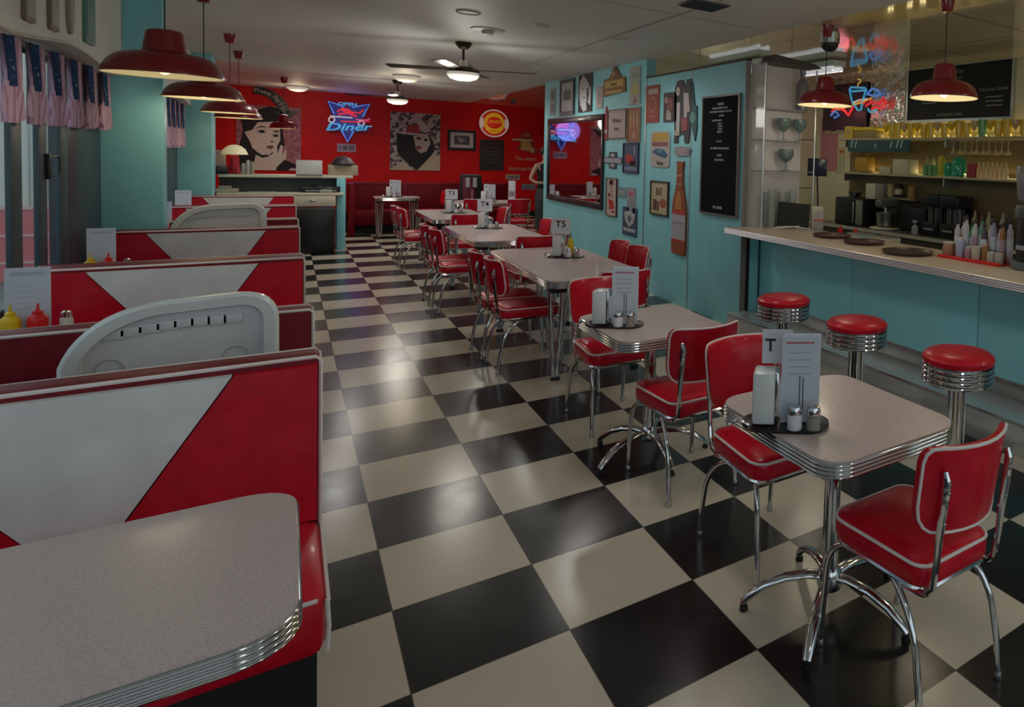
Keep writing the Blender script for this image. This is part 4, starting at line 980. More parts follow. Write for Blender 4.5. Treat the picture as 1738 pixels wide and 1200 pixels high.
# stemware hanging under the upper shelf
t = thing('glass_rack', 'rack of upside-down cocktail glasses hanging under the upper shelf', 'rack', (XK - .17, 2.35, 2.03))
p = B()
for k in range(7): p.box(-.12, .12, -.52 + k * .16, -.51 + k * .16, -.012, -.005, steel)
obj('rail', p, t)
for i in range(10):
    row = i % 2; y = 2.78 - (i // 2) * .17
    p = B(); p.lathe([(.035, 0), (.034, -.005), (.006, -.012), (.005, -.09), (.05, -.15), (.047, -.15), (.004, -.1)], wglass, 16)
    one('cocktail_glass', p, 'upside-down cocktail glass, %s of the hanging %s row' % (ORD[i // 2], 'front' if row else 'rear'), 'glass', 'hanging cocktail glasses', (XK - .25 + row * .12, y, 2.017))
# teal striped cloth/strip light panel hung under the upper shelf at left
y0 = atx(1440, 245, XK - .33).y; y1 = atx(1545, 245, XK - .33).y
p = B(); p.box(-.34, -.325, y1, y0, 1.88, 2.03, P(.03, .07, .08, .3))
for k, (f, hh) in enumerate(((.05, .1), (.12, .09), (.45, .05), (.7, .08), (.8, .1), (.86, .1))):
    yy = y0 + (y1 - y0) * f; p.add([(-.342, yy, 1.93), (-.342, yy - .02, 1.93), (-.342, yy - .05, 1.93 + hh), (-.342, yy - .025, 1.93 + hh)], [(0, 1, 2, 3)], P(.4, .5, .5))
one('shelf_banner', p, 'dark teal strip with pale slanting marks hanging under the upper shelf', 'banner', None, (XK, 0, 0))
# appliances on the back worktop
ZB = .902
def apy(u, v, X=XK - .35): return atx(u, v, X).y
t = thing('microwave', 'black microwave oven at the left end of the back worktop', 'microwave', (XK - .3, apy(1455, 365), ZB))
p = B(); p.box(-.2, .2, -.28, .28, 0, .36, black_p, .008); obj('body', p, t)
p = B(); p.box(-.215, -.2, -.12, .27, .02, .34, P(.02, .02, .025, .15), .004); h_ = obj('door', p, t)
p = B(); p.box(-.235, -.215, -.125, -.105, .04, .32, steel, .004); obj('handle', p, h_)
p = B(); p.box(-.21, -.2, -.27, -.14, .02, .34, P(.2, .2, .17), .003); obj('control_panel', p, t)
z = ZB + .362
p = B(); p.box(-.08, .08, -.09, .09, 0, .2, P(.5, .46, .34), .006); one('carton', p, 'cream carton standing on the microwave', 'box', None, (XK - .3, apy(1480, 320), z))
p = B(); p.lathe([(.04, 0), (.09, .05), (.1, .07), (.095, .07), (.04, .01)], steel, 20); one('steel_bowl', p, 'steel bowl on top of the microwave', 'bowl', None, (XK - .3, apy(1447, 325), z))
for i, (u, c_, lb) in enumerate(((1502, P(.3, .25, .3), 'purple-grey jar in the row above the mixer'), (1512, P(.5, .4, .2), 'ochre jar in the row above the mixer'), (1526, P(.04, .02, .02), 'dark jar with cream label above the mixer'), (1548, P(.35, .2, .06), 'brown box in the row above the mixer'))):
    p = B(); p.lathe([(.05, 0), (.055, .01), (.055, .15), (.04, .17), (.002, .18)], c_, 16); p.lathe([(.0555, .04), (.0555, .11)], P(.5, .46, .3), 16) if i == 2 else None
    one('storage_jar', p, lb, 'jar', 'jars above the mixer', (XK - .12, apy(u, 320, XK - .12), 1.30))
p = B(); p.box(-.2, -.014, apy(1560, 330, XK - .12), apy(1492, 330, XK - .12), 1.275, 1.298, P(.2, .18, .14)); one('ledge_shelf', p, 'narrow ledge behind the mixer carrying jars', 'shelf', None, (XK, 0, 0))
t = thing('stand_mixer', 'stand mixer with steel bowl on the back worktop', 'mixer', (XK - .38, apy(1502, 380, XK - .38), ZB))
p = B(); p.lathe([(.19, 0), (.2, .008), (.19, .02), (.05, .025)], P(.5, .48, .36), 28, cap=True); obj('base', p, t)
p = B(); p.lathe([(.07, .025), (.11, .05), (.125, .2), (.132, .21), (.128, .21), (.12, .19), (.1, .06), (.002, .04)], steel, 28); obj('bowl', p, t)
p = B(); p.box(.1, .19, -.06, .06, .02, .3, dkgrey, .03); p.box(-.14, .19, -.07, .07, .27, .38, P(.1, .11, .1), .04); p.tube([(-.02, -.02, .28), (-.02, -.02, .2)], .02, steel); obj('head', p, t)
p = B(); p.tube([(-.1, -.07, .31), (-.12, -.12, .25)], .008, chrome); obj('lever', p, t)
for i, (u, h_, lb) in enumerate(((1590, .42, 'black bean grinder with ribbed hopper, left of the espresso pair'), (1622, .42, 'second black machine with ribbed hopper on the back worktop'))):
    t = thing('coffee_machine', lb, 'coffee machine', (XK - .32, apy(u, 370, XK - .32), ZB), 0, 'black coffee machines')
    p = B(); p.box(-.14, .16, -.13, .13, 0, .16, black_p, .02); p.box(-.14, .16, -.14, .14, .34, .48, black_p, .02); p.box(.11, .16, -.12, .12, .1, .4, black_p); obj('body', p, t)
    p = B(); p.lathe([(.1, .16), (.1, .34)], P(.03, .03, .035, .15), 20)
    for k in range(10): a = k * PI / 5; p.tube([(.1 * math.cos(a), .1 * math.sin(a), .16), (.1 * math.cos(a), .1 * math.sin(a), .34)], .004, grey, 6)
    obj('canister', p, t)
    p = B(); p.box(-.146, -.14, -.07, .07, .07, .09, grey); obj('badge', p, t)
p = B(); p.box(-.1, .15, -.24, .2, 0, .3, black_p, .02); one('bread_bin', p, 'low black appliance between the mixer and the coffee machines', 'appliance', None, (XK - .2, apy(1556, 365, XK - .2), ZB))
p = B(); p.lathe([(.035, 0), (.04, .01), (.04, .09), (.012, .11), (.012, .14), (.035, .145), (.035, .165), (.002, .17)], P(.35, .35, .36), 16); one('soap_pump', p, 'grey pump bottle in front of the black appliance', 'bottle', None, (XK - .5, apy(1553, 378, XK - .5), ZB))
for i in range(6):
    u = 1655 + i * 12
    lathe_thing('pump_bottle', '%s tall syrup bottle from the left at the back of the worktop' % ORD[i], 'bottle', [(.035, 0), (.04, .01), (.04, .22), (.015, .28), (.014, .33), (.002, .33)], [P(.35, .3, .15), P(.12, .04, .04), P(.4, .38, .2), P(.1, .05, .03), P(.35, .33, .3), P(.05, .03, .03)][i], apy(u, 360, XK - .2), ZB, XK - .2, 'syrup bottles')
p = B(); p.box(-.01, 0, -.06, .06, 0, .34, P(.5, .44, .28)); p.box(-.012, -.01, -.05, .05, .24, .29, P(.5, .15, .03)); one('notice', p, 'cream notice with orange band on the wall left of the shelves', 'notice', None, (XK - .001, 5.1, 1.62))
p = B(); p.box(-.006, 0, -.2, .2, 0, .8, P(.5, .2, .22)); one('pink_panel', p, 'plain pink wall panel below the colourful neon sign', 'panel', None, (XK - .001, 5.4, 1.6))
# neon burger and shake sign in the kitchen
t = thing('neon_sign', 'colourful neon burger and drink sign on quilted steel above the bar', 'neon sign', (XK - .06, 0, 0))
p = B(); p.box(0, .03, 4.55, 5.5, 2.2, 2.86, P(.06, .03, .05, .3)); obj('backing', p, t)
def kp(u, v): q = atx(u, v, XK - .09); return (-.03, q.y, q.z)
def nt(b, pts, m, r=.016): b.tube([kp(*q) for q in pts], r, m, 6)
p = B(); nt(p, [(1442, 152), (1444, 148), (1468, 149), (1471, 153), (1447, 155), (1442, 152), (1446, 172), (1456, 187), (1461, 187), (1464, 172), (1469, 155)], cyneon); nt(p, [(1472, 160), (1480, 150), (1490, 153), (1495, 160), (1485, 163), (1472, 160)], bluneon)
nt(p, [(1473, 184), (1476, 190), (1484, 190), (1488, 184)], cyneon); nt(p, [(1410, 196), (1418, 188), (1424, 196), (1416, 200)], bluneon); obj('blue_tube', p, t)
p = B(); nt(p, [(1412, 190), (1422, 182), (1434, 188), (1440, 196), (1448, 182)], redneon, .02); nt(p, [(1470, 180), (1480, 172), (1492, 176), (1500, 166), (1504, 172), (1496, 182), (1480, 184)], redneon, .02)
nt(p, [(1458, 170), (1466, 176), (1474, 168), (1484, 174)], redneon, .012); obj('red_tube', p, t)
p = B(); nt(p, [(1408, 182), (1425, 186), (1440, 180), (1455, 176), (1468, 172), (1480, 166)], yelneon, .013); nt(p, [(1456, 148), (1456, 142), (1460, 140), (1461, 136), (1456, 134)], yelneon, .01); nt(p, [(1444, 176), (1458, 170), (1474, 168)], whneon, .013); obj('yellow_tube', p, t)
light('neon_glow', (XK - .3, 4.9, 2.5), 2.2, (1, .25, .3), .15)

# ------------------------------------------------------------------ wall pictures on the right (rect in photo pixels -> plane x = XW)
def wrect(u0, u1, v0, v1, X=XW):
    um, vm = (u0 + u1) / 2, (v0 + v1) / 2
    a = atx(u0, vm, X); c_ = atx(u1, vm, X); tp = atx(um, v0, X); bt = atx(um, v1, X)
    return (a.y + c_.y) / 2, (tp.z + bt.z) / 2, a.y - c_.y, tp.z - bt.z
def picture(nm, cat, u0, u1, v0, v1, label, base, polys=(), frame=None, fw=.03, texts=(), outline=None, th=.012, group='signs and pictures on the teal wall'):
    y, z, w, h = wrect(u0, u1, v0, v1)
    t = thing(nm, label, cat, (XW - .001, y, z), 0, group)
    M = face_negx(0, 0, 0)
    p = B(); o_ = outline or [(-.5, -.5), (.5, -.5), (.5, .5), (-.5, .5)]
    p.prism([(a * w, c_ * h) for a, c_ in o_], 0, th, base, M); obj('plate', p, t)
    if frame:
        p = B()
        p.box(-w / 2 - fw, w / 2 + fw, h / 2, h / 2 + fw, 0, th * 2, frame, 0, M); p.box(-w / 2 - fw, w / 2 + fw, -h / 2 - fw, -h / 2, 0, th * 2, frame, 0, M)
        p.box(-w / 2 - fw, -w / 2, -h / 2, h / 2, 0, th * 2, frame, 0, M); p.box(w / 2, w / 2 + fw, -h / 2, h / 2, 0, th * 2, frame, 0, M); obj('frame', p, t)
    if polys or texts:
        p = B()
        for k, (m, pts) in enumerate(polys): p.prism([(a * w, c_ * h) for a, c_ in pts], th - .0005, th + .0012 + .0006 * k, m, M)
        for (tx, m, a, c_, sz, sx) in texts: textbm(tx, sz * h, m, M @ Matrix.Translation((a * w, c_ * h, th + .006)), p, sx=sx)
        obj('print', p, t)
    return t
def R_(a, b_, c_, d_): return [(a, c_), (b_, c_), (b_, d_), (a, d_)]
def E_(cx, cy, rx, ry, n=18): return circ(rx, n, cx, cy, ry)
W_ = P(.5, .5, .48); K_ = P(.02, .02, .025); RD = P(.45, .03, .03); CRM = P(.5, .43, .28); BL = P(.03, .1, .25)
picture('picture', 'picture', 935, 943, 150, 195, 'narrow grey pictorial plate, leftmost on the teal wall', P(.3, .32, .32), [(P(.1, .11, .12), R_(-.3, .3, -.4, -.1)), (P(.12, .12, .13), R_(-.3, .3, .05, .4))])
picture('picture', 'picture', 954, 974, 141, 189, 'black-framed cityscape picture above the mirror', P(.42, .43, .44), [(P(.08, .09, .1), [(-.3, -.1), (.3, -.1), (.3, .2), (.15, .28), (.05, .2), (-.1, .3), (-.2, .22), (-.3, .2)]), (P(.5, .5, .5), R_(-.3, .3, -.35, -.15))], frame_blk, .06)
picture('picture', 'picture', 983, 1006, 126, 190, 'black and white portrait of a fair-haired woman on canvas', K_, [(P(.5, .5, .5), [(-.35, -.3), (-.1, -.5), (.15, -.45), (.1, -.2), (.4, -.35), (.42, .1), (.1, .35), (-.15, .48), (-.4, .3), (-.42, 0)]), (P(.05, .05, .05), E_(-.15, .12, .06, .02)), (P(.05, .05, .05), E_(.08, .1, .06, .02)), (P(.08, .08, .08), E_(-.05, -.12, .08, .025)), (K_, [(.12, .0), (.3, .2), (.3, -.1), (.18, -.3)])])
picture('picture', 'sign', 1013, 1024, 147, 184, 'small pale pinkish plate left of the crest sign', P(.42, .36, .36), [(P(.3, .25, .26), R_(-.25, .25, -.3, .2))])
crest = [(-.5, -.5), (.5, -.42), (.48, .05), (.3, .12), (.18, .3), (.08, .48), (-.02, .5), (-.12, .3), (-.22, .12), (-.45, .1)]
picture('pub_sign', 'sign', 1026, 1064, 113, 162, 'brown crest-shaped wooden sign with yellow ribbon', wood, [(P(.5, .36, .08), R_(-.4, .42, -.22, .02)), (P(.45, .3, .2), E_(-.02, .25, .07, .1)), (P(.5, .38, .1), R_(-.35, .35, -.42, -.33))], texts=[('Original', P(.15, .05, .02), 0, -.11, .14, 1.2)], outline=crest, th=.02)
picture('picture', 'sign', 1070, 1088, 113, 178, 'tall pale faded tin sign with lamp-shaped drawing', P(.36, .4, .36), [(P(.5, .45, .2), [(-.45, -.2), (.4, -.25), (.2, .05), (-.1, .1)]), (P(.3, .12, .05), [(-.15, -.45), (.2, -.45), (.08, -.25)]), (P(.3, .33, .3), R_(-.3, .3, .2, .35))])
bott = [(-.5, -.5), (.5, -.5), (.5, -.1), (.25, .1), (.18, .45), (-.18, .45), (-.25, .1), (-.5, -.1)]
picture('bottle_sign', 'sign', 1026, 1033, 178, 238, 'small red bottle-shaped sign left of the cream tin sign', P(.35, .04, .05), [(P(.45, .4, .4), R_(-.4, .4, -.3, -.2))], outline=bott)
picture('tin_sign', 'sign', 1034, 1064, 187, 234, 'cream rectangular tin sign with red script lettering', P(.45, .38, .36), [(P(.38, .3, .29), R_(-.46, .46, .4, .45))], frame=P(.16, .1, .1), fw=.012, texts=[('Milkshakes', P(.28, .08, .1), 0, .12, .22, .85), ('& Malts', P(.25, .1, .12), 0, -.18, .16, 1)])
picture('tin_sign', 'sign', 1067, 1088, 184, 240, 'orange-brown tin sign with tall pale arches', P(.32, .13, .06), [(P(.45, .28, .12), R_(-.35, -.2, -.05, .35)), (P(.45, .28, .12), R_(-.05, .07, -.05, .38)), (P(.45, .28, .12), R_(.22, .34, -.05, .35)), (P(.45, .3, .25), [(-.15, -.4), (.2, -.4), (.05, -.15)])], frame=P(.3, .25, .2), fw=.01)
picture('emblem', 'sign', 1027, 1056, 258, 286, 'small dark winged emblem with a pale banner', P(.03, .04, .08), [(P(.35, .35, .42), R_(-.5, .5, -.16, .14)), (P(.5, .5, .5), E_(0, .3, .12, .1)), (P(.4, .4, .4), E_(0, -.32, .14, .1))], outline=[(-.5, -.2), (-.22, -.2), (-.2, -.5), (.2, -.5), (.22, -.2), (.5, -.2), (.5, .18), (.22, .2), (.2, .5), (-.2, .5), (-.22, .2), (-.5, .18)])
picture('tin_sign', 'sign', 1060, 1085, 244, 293, 'dark blue tin sign with red truck shape', P(.05, .08, .16), [(RD, [(-.35, -.15), (.1, -.2), (.15, .05), (-.1, .15), (-.35, .1)]), (K_, R_(-.05, .3, -.25, -.1)), (P(.35, .4, .45), R_(.2, .26, .1, .42)), (P(.2, .25, .35), R_(-.4, .4, -.42, -.3))], frame=P(.03, .04, .08), fw=.01)
picture('poster', 'poster', 1031, 1048, 303, 366, 'narrow poster of a standing figure in red and white', P(.5, .45, .38), [(K_, E_(-.05, .38, .2, .1)), (P(.45, .25, .18), E_(-.05, .28, .12, .07)), (RD, [(-.3, -.05), (.2, -.1), (.3, -.3), (-.2, -.35)]), (K_, R_(-.3, -.05, .0, .1)), (RD, R_(.05, .3, -.42, -.36)), (P(.45, .25, .2), [(-.1, .22), (.1, .2), (.15, -.02), (-.15, -.02)])], frame=P(.1, .02, .02), fw=.006)
picture('tin_sign', 'sign', 1050, 1064, 318, 334, 'tiny grey-teal plate between two tall posters', P(.2, .32, .34), [(P(.35, .42, .42), R_(-.3, .3, -.15, .15))])
picture('tin_sign', 'sign', 1066, 1079, 318, 364, 'narrow pinkish thermometer-like sign', P(.36, .3, .34), [(P(.45, .12, .2), R_(-.35, .35, .2, .32)), (P(.25, .3, .35), R_(-.25, .25, -.4, .1))])
picture('tin_sign', 'sign', 1058, 1082, 352, 400, 'navy tin sign with white shield emblem at the bottom of the group', P(.05, .08, .15), [(P(.45, .47, .5), [(-.4, .3), (0, .4), (.4, .28), (.28, -.02), (0, -.2), (-.28, 0)]), (P(.05, .08, .15), E_(0, .1, .13, .12)), (P(.45, .47, .5), R_(-.42, .42, -.36, -.24))], texts=[('G', P(.5, .5, .5), 0, .1, .22, .8)])
# on the partition
picture('tin_sign', 'sign', 1098, 1120, 145, 208, 'rust-red tin sign with pale oval emblem', P(.32, .06, .05), [(P(.42, .36, .33), R_(-.32, .42, .26, .4)), (P(.4, .2, .18), E_(.02, -.02, .26, .22)), (P(.3, .06, .05), E_(.02, -.02, .2, .17)), (P(.4, .2, .16), R_(-.2, .25, -.36, -.32))])
picture('picture', 'picture', 1128, 1150, 157, 207, 'dark photo of a seated couple, partly behind the cut-out figures', P(.06, .04, .04), [(P(.4, .25, .22), E_(-.3, .25, .12, .12)), (P(.35, .33, .32), [(-.3, -.4), (.1, -.45), (.1, -.2), (-.2, -.05)]), (P(.2, .07, .06), R_(-.2, .2, -.1, .3))])
cut = [(-.42, -.5), (-.2, -.5), (-.2, -.36), (.12, -.36), (.15, -.5), (.35, -.5), (.4, -.35), (.45, -.1), (.5, .2), (.42, .5), (.2, .5), (.12, .38), (.0, .5), (-.3, .5), (-.42, .38), (-.45, .2), (-.4, -.3)]
picture('cutout_figures', 'sign', 1144, 1176, 136, 243, 'black and white cut-out of two standing figures in suits', P(.04, .04, .05), [(P(.5, .46, .44), E_(-.25, .33, .1, .07)), (P(.46, .4, .4), [(.05, .3), (.3, .28), (.4, .0), (.1, -.05)]), (P(.5, .46, .46), R_(-.3, -.12, -.32, .15)), (P(.45, .4, .4), R_(.1, .25, -.1, .05)), (P(.28, .07, .08), [(-.05, -.1), (.3, -.12), (.3, -.3), (0, -.32)]), (P(.42, .36, .3), R_(-.38, -.1, -.38, -.3)), (P(.05, .05, .06), E_(-.22, .33, .02, .012))], outline=cut)
picture('cutout_figures', 'sign', 1170, 1185, 140, 240, 'dark teal leaf-like cut-out hanging right of the two figures', P(.03, .09, .1), [(P(.1, .3, .24), E_(0, -.1, .3, .1))], outline=[(-.3, .5), (-.1, .5), (.2, .1), (.45, .1), (.5, -.3), (.3, -.5), (.0, -.3), (-.3, -.1), (-.1, .1)])
rr_ = [(a, c_) for a, c_ in [(q_[0], q_[1]) for q_ in rrect(1, 1, .12)]]
picture('tin_sign', 'sign', 1106, 1138, 223, 284, 'rounded tin sign with yellow top and blue car', P(.45, .43, .4), [(P(.5, .33, .06), [(-.42, .2), (.42, .25), (.4, .46), (-.38, .45)]), (P(.3, .1, .12), R_(-.42, .42, .08, .2)), (P(.03, .12, .22), [(-.42, -.08), (-.2, .02), (.2, .0), (.42, -.15), (.3, -.25), (-.1, -.18)]), (P(.15, .3, .4), [(-.15, -.02), (.15, -.03), (.1, -.1), (-.1, -.08)])], frame=None, outline=rr_, texts=[('Garage', K_, .03, -.38, .13, 1.1)])
picture('emblem', 'sign', 1146, 1175, 248, 266, 'small grey winged emblem under the cut-out figures', P(.3, .32, .34), [(P(.42, .3, .35), R_(-.2, .2, -.3, .3)), (P(.15, .2, .25), R_(.3, .45, -.2, .2))], outline=[(-.5, .3), (-.3, .5), (.3, .45), (.5, .2), (.35, -.4), (-.35, -.5), (-.5, -.2)])
picture('tin_sign', 'sign', 1107, 1135, 310, 363, 'cream EAT sign with brown cooks beneath the letters', CRM, [(P(.12, .05, .03), R_(-.38, -.15, -.4, -.05)), (P(.35, .1, .06), E_(.22, -.15, .2, .15)), (P(.12, .05, .03), R_(-.12, -.02, -.42, -.1))], frame=P(.05, .05, .03), fw=.02, texts=[('EAT', P(.12, .05, .03), 0, .2, .36, .75)])
bo2 = [(-.45, -.5), (.45, -.5), (.5, -.46), (.5, -.02), (.47, .05), (.28, .2), (.22, .3), (.2, .46), (.24, .47), (.24, .5), (-.24, .5), (-.24, .47), (-.2, .46), (-.22, .3), (-.28, .2), (-.47, .05), (-.5, -.02), (-.5, -.46)]
picture('bottle_sign', 'sign', 1144, 1167, 274, 432, 'tall amber beer-bottle-shaped metal sign with white label', P(.3, .08, .03), [(P(.42, .42, .47), R_(-.5, .5, -.36, -.06)), (P(.5, .05, .06), R_(-.5, .5, -.07, -.035)), (P(.5, .05, .06), R_(-.5, .5, -.37, -.34)), (P(.45, .35, .3), R_(-.2, .2, .34, .355)), (P(.45, .35, .3), R_(-.21, .21, .25, .262)), (P(.3, .32, .4), R_(-.35, .35, -.17, -.15)), (P(.5, .2, .06), [(-.3, -.02), (.25, -.02), (.12, .18), (-.12, .18)])], outline=bo2, th=.025)
y, z, w, h = wrect(1195, 1255, 165, 363)
t = thing('letter_board', 'tall black letter board with white lines of text on the partition', 'letter board', (XW - .001, y, z), 0)
M = face_negx(0, 0, 0)
lbm = mat('letter_board_felt', (.012, .012, .016), .9, spec=.1)
p = B(); p.box(-w / 2, w / 2, -h / 2, h / 2, 0, .02, lbm, 0, M); obj('board', p, t)
p = B(); fr_ = P(.16, .14, .14, .3)
for bx in ((-w / 2 - .02, w / 2 + .02, h / 2, h / 2 + .02), (-w / 2 - .02, w / 2 + .02, -h / 2 - .02, -h / 2), (-w / 2 - .02, -w / 2, -h / 2, h / 2), (w / 2, w / 2 + .02, -h / 2, h / 2)): p.box(*bx, 0, .03, fr_, 0, M)
obj('frame', p, t)
p = B(); lw = P(.7, .7, .7)
for tx, dx, dz, sz in (('LUNCH', 0, .44, .042), ('SERVED MONDAY TO FRI', -.02, .405, .03), ('FROM MIDDAY SUNDAY 12 TO LATE', .0, .375, .03), ('CLOSED', .03, .34, .03), ('HALF PRICE MENU', -.1, .3, .028),
                       ('KIDS 12', 0, .27, .028), ('OR UP 3', 0, .248, .028), ('COFFEE', 0, .225, .028), ('DESSERT 3', 0, .2, .028), ('12 TO 10', -.02, .12, .03), ('ALL ORDERS FROM COUNTER', 0, .06, .032), ('DINNER', 0, .0, .03), ('FROM TUESDAY', 0, -.04, .03), ('THE DINER', -.02, -.45, .045)):
    textbm(tx, sz * .9, lw, M @ Matrix.Translation((dx * w, dz * h, .0205)), p)
obj('lettering', p, t)
# the mirror
y, z, w, h = 8.45, 1.615, 2.5, 1.2
t = thing('wall_mirror', 'large black-framed wall mirror reflecting the red wall', 'mirror', (XW - .001, y, z))
p = B(); p.box(-w / 2, w / 2, -h / 2, h / 2, 0, .015, mirror_m, 0, M); obj('glass', p, t)
p = B()
for bx in ((-w / 2 - .06, w / 2 + .06, h / 2, h / 2 + .09), (-w / 2 - .06, w / 2 + .06, -h / 2 - .09, -h / 2), (-w / 2 - .06, -w / 2, -h / 2, h / 2), (w / 2, w / 2 + .06, -h / 2, h / 2)): p.box(*bx, 0, .035, frame_blk, .006, M)
obj('frame', p, t)

# ------------------------------------------------------------------ back wall (plane y = YB)
def brect(u0, u1, v0, v1, Y=YB):
    um, vm = (u0 + u1) / 2, (v0 + v1) / 2
    a = aty(u0, vm, Y); c_ = aty(u1, vm, Y); tp = aty(um, v0, Y); bt = aty(um, v1, Y)
    return (a.x + c_.x) / 2, (tp.z + bt.z) / 2, c_.x - a.x, tp.z - bt.z
def bpic(nm, cat, u0, u1, v0, v1, label, base, polys=(), frame=None, fw=.03, texts=(), outline=None, th=.02, rot=0):
    x, z, w, h = brect(u0, u1, v0, v1)
    t = thing(nm, label, cat, (x, YB - .001, z), 0, 'posters and signs on the red wall'); M = face_negy(0, 0, 0)
    p = B(); o_ = outline or [(-.5, -.5), (.5, -.5), (.5, .5), (-.5, .5)]
    p.prism([(a * w, c_ * h) for a, c_ in o_], 0, th, base, M); obj('plate', p, t)
    if frame:
        p = B()
        for bx in ((-w / 2 - fw, w / 2 + fw, h / 2, h / 2 + fw), (-w / 2 - fw, w / 2 + fw, -h / 2 - fw, -h / 2), (-w / 2 - fw, -w / 2, -h / 2, h / 2), (w / 2, w / 2 + fw, -h / 2, h / 2)): p.box(*bx, 0, th * 1.8, frame, 0, M)
        obj('frame', p, t)
    if polys or texts:
        p = B()
        for k, (m, pts) in enumerate(polys): p.prism([(a * w, c_ * h) for a, c_ in pts], th - .0005, th + .002 + .001 * k, m, M)
        for (tx, m, a, c_, sz, sx) in texts: textbm(tx, sz * h, m, M @ Matrix.Translation((a * w, c_ * h, th + .012)), p, sx=sx)
        obj('print', p, t)
    return t
SK = P(.66, .6, .5); HK = P(.015, .012, .012); dots = speckle(mat('poster_dotted_pink', (.4, .16, .18), .6), (.42, .2, .22), (.3, .08, .1), 22)
bpic('poster', 'poster', 401, 511, 180, 289, 'large poster of a dark-haired woman resting her chin on her hand', dots,
     [(HK, [(-.5, -.5), (-.45, -.1), (-.4, .1), (-.44, .3), (-.2, .42), (.0, .5), (.22, .46), (.2, .2), (.24, -.1), (.1, -.3), (.3, -.35), (.45, -.42), (.48, -.5)]),
      (SK, [(-.38, .08), (-.26, .12), (-.18, .24), (.05, .26), (.16, .18), (.17, -.02), (.1, -.16), (.0, -.26), (-.12, -.26), (-.26, -.16), (-.3, -.05)]),
      (SK, [(-.25, -.5), (-.2, -.2), (-.05, -.3), (.05, -.24), (.08, -.12), (.12, -.13), (.13, -.24), (.17, -.1), (.21, -.11), (.2, -.26), (.26, -.16), (.27, -.3), (.12, -.44), (.1, -.5)]),
      (HK, [(-.3, -.15), (-.1, -.27), (.02, -.26), (-.1, -.31), (-.26, -.24)]),
      (P(.3, .27, .23), E_(-.12, .1, .07, .028)), (HK, E_(-.115, .1, .04, .022)), (P(.3, .27, .23), E_(.1, .045, .055, .024)), (HK, E_(.1, .045, .032, .02)), (HK, [(-.22, .14), (-.12, .19), (-.03, .16), (-.12, .17)]), (HK, [(.04, .1), (.12, .13), (.16, .1)]),
      (P(.2, .05, .06), [(-.06, -.13), (.02, -.11), (.08, -.13), (.02, -.17)]), (HK, E_(.04, -.05, .02, .012)), (P(.5, .45, .42), [(.3, -.5), (.33, -.46), (.45, -.46), (.48, -.5)])])
bw = speckle(mat('poster_collage_bw', (.3, .3, .28), .6), (.42, .38, .34), (.06, .05, .06), 11, .45, .55)
bpic('poster', 'poster', 662, 747, 192, 289, 'large black and white face poster with a painted red cap', bw,
     [(HK, [(-.38, .12), (-.36, -.2), (-.2, -.35), (.02, -.5), (.3, -.3), (.4, -.1), (.3, .1)]), (P(.45, .36, .32), [(-.05, .1), (.26, .1), (.3, -.02), (.22, -.16), (.1, -.2), (.0, -.12), (-.02, 0)]),
      (P(.3, .02, .02), [(-.2, .14), (-.14, .3), (.06, .3), (.1, .14)]), (P(.5, .4, .38), [(-.36, .14), (.22, .1), (.22, .13), (-.36, .17)]), (P(.45, .36, .34), [(-.16, .36), (.0, .44), (.16, .36), (.3, .22), (.2, .16), (.08, .2), (.04, .32)]),
      (P(.2, .03, .04), E_(.05, -.1, .07, .03)), (HK, E_(.06, .06, .05, .025)), (HK, E_(.2, .04, .04, .025)), (P(.5, .42, .3), [(-.5, -.5), (-.25, -.34), (-.02, -.5)]), (P(.5, .42, .3), [(.04, -.5), (.35, -.2), (.5, -.25), (.5, -.5)])])
bpic('picture', 'picture', 764, 803, 225, 251, 'black-framed photograph with white mount', W_, [(P(.08, .08, .09), R_(-.34, .34, -.3, .3)), (P(.3, .3, .3), [(-.2, .25), (.0, .1), (.2, 0), (-.1, -.2)])], frame_blk, .06)
bpic('chalkboard', 'chalkboard', 814, 855, 237, 289, 'dark brown chalk menu under the round lit sign', P(.03, .02, .02), [(P(.1, .08, .08), R_(-.35, .35, -.02 + .12 * k, .0 + .12 * k)) for k in range(-2, 3)])
# burger-man cut-out and script signs
bpic('cutout_sign', 'sign', 868, 912, 224, 262, 'cut-out sign with brimmed hat and yellow lettered body', P(.3, .05, .03), [(P(.5, .44, .3), R_(-.5, .3, .1, .18)), (P(.5, .34, .1), [(-.15, -.3), (-.15, .1), (.15, .1), (.3, -.2), (.2, -.35)]), (P(.5, .4, .35), E_(.3, -.3, .08, .12)), (P(.45, .2, .15), E_(.1, .38, .1, .08))],
     outline=[(-.5, .1), (-.2, .18), (-.15, .42), (.05, .5), (.25, .35), (.3, .15), (.35, -.1), (.5, -.3), (.4, -.5), (.1, -.4), (-.3, -.25), (-.1, .05)])
bpic('script_sign', 'sign', 879, 905, 265, 274, 'small cream raised lettering above the longer cream lettering', red_wall, texts=[('The diner', P(.5, .42, .25), 0, 0, 1.1, .9)], th=.004)
bpic('script_sign', 'sign', 871, 912, 282, 291, 'longer cream raised lettering on the red wall', red_wall, texts=[('American kitchen', P(.5, .42, .25), 0, 0, 1.1, .75)], th=.004)
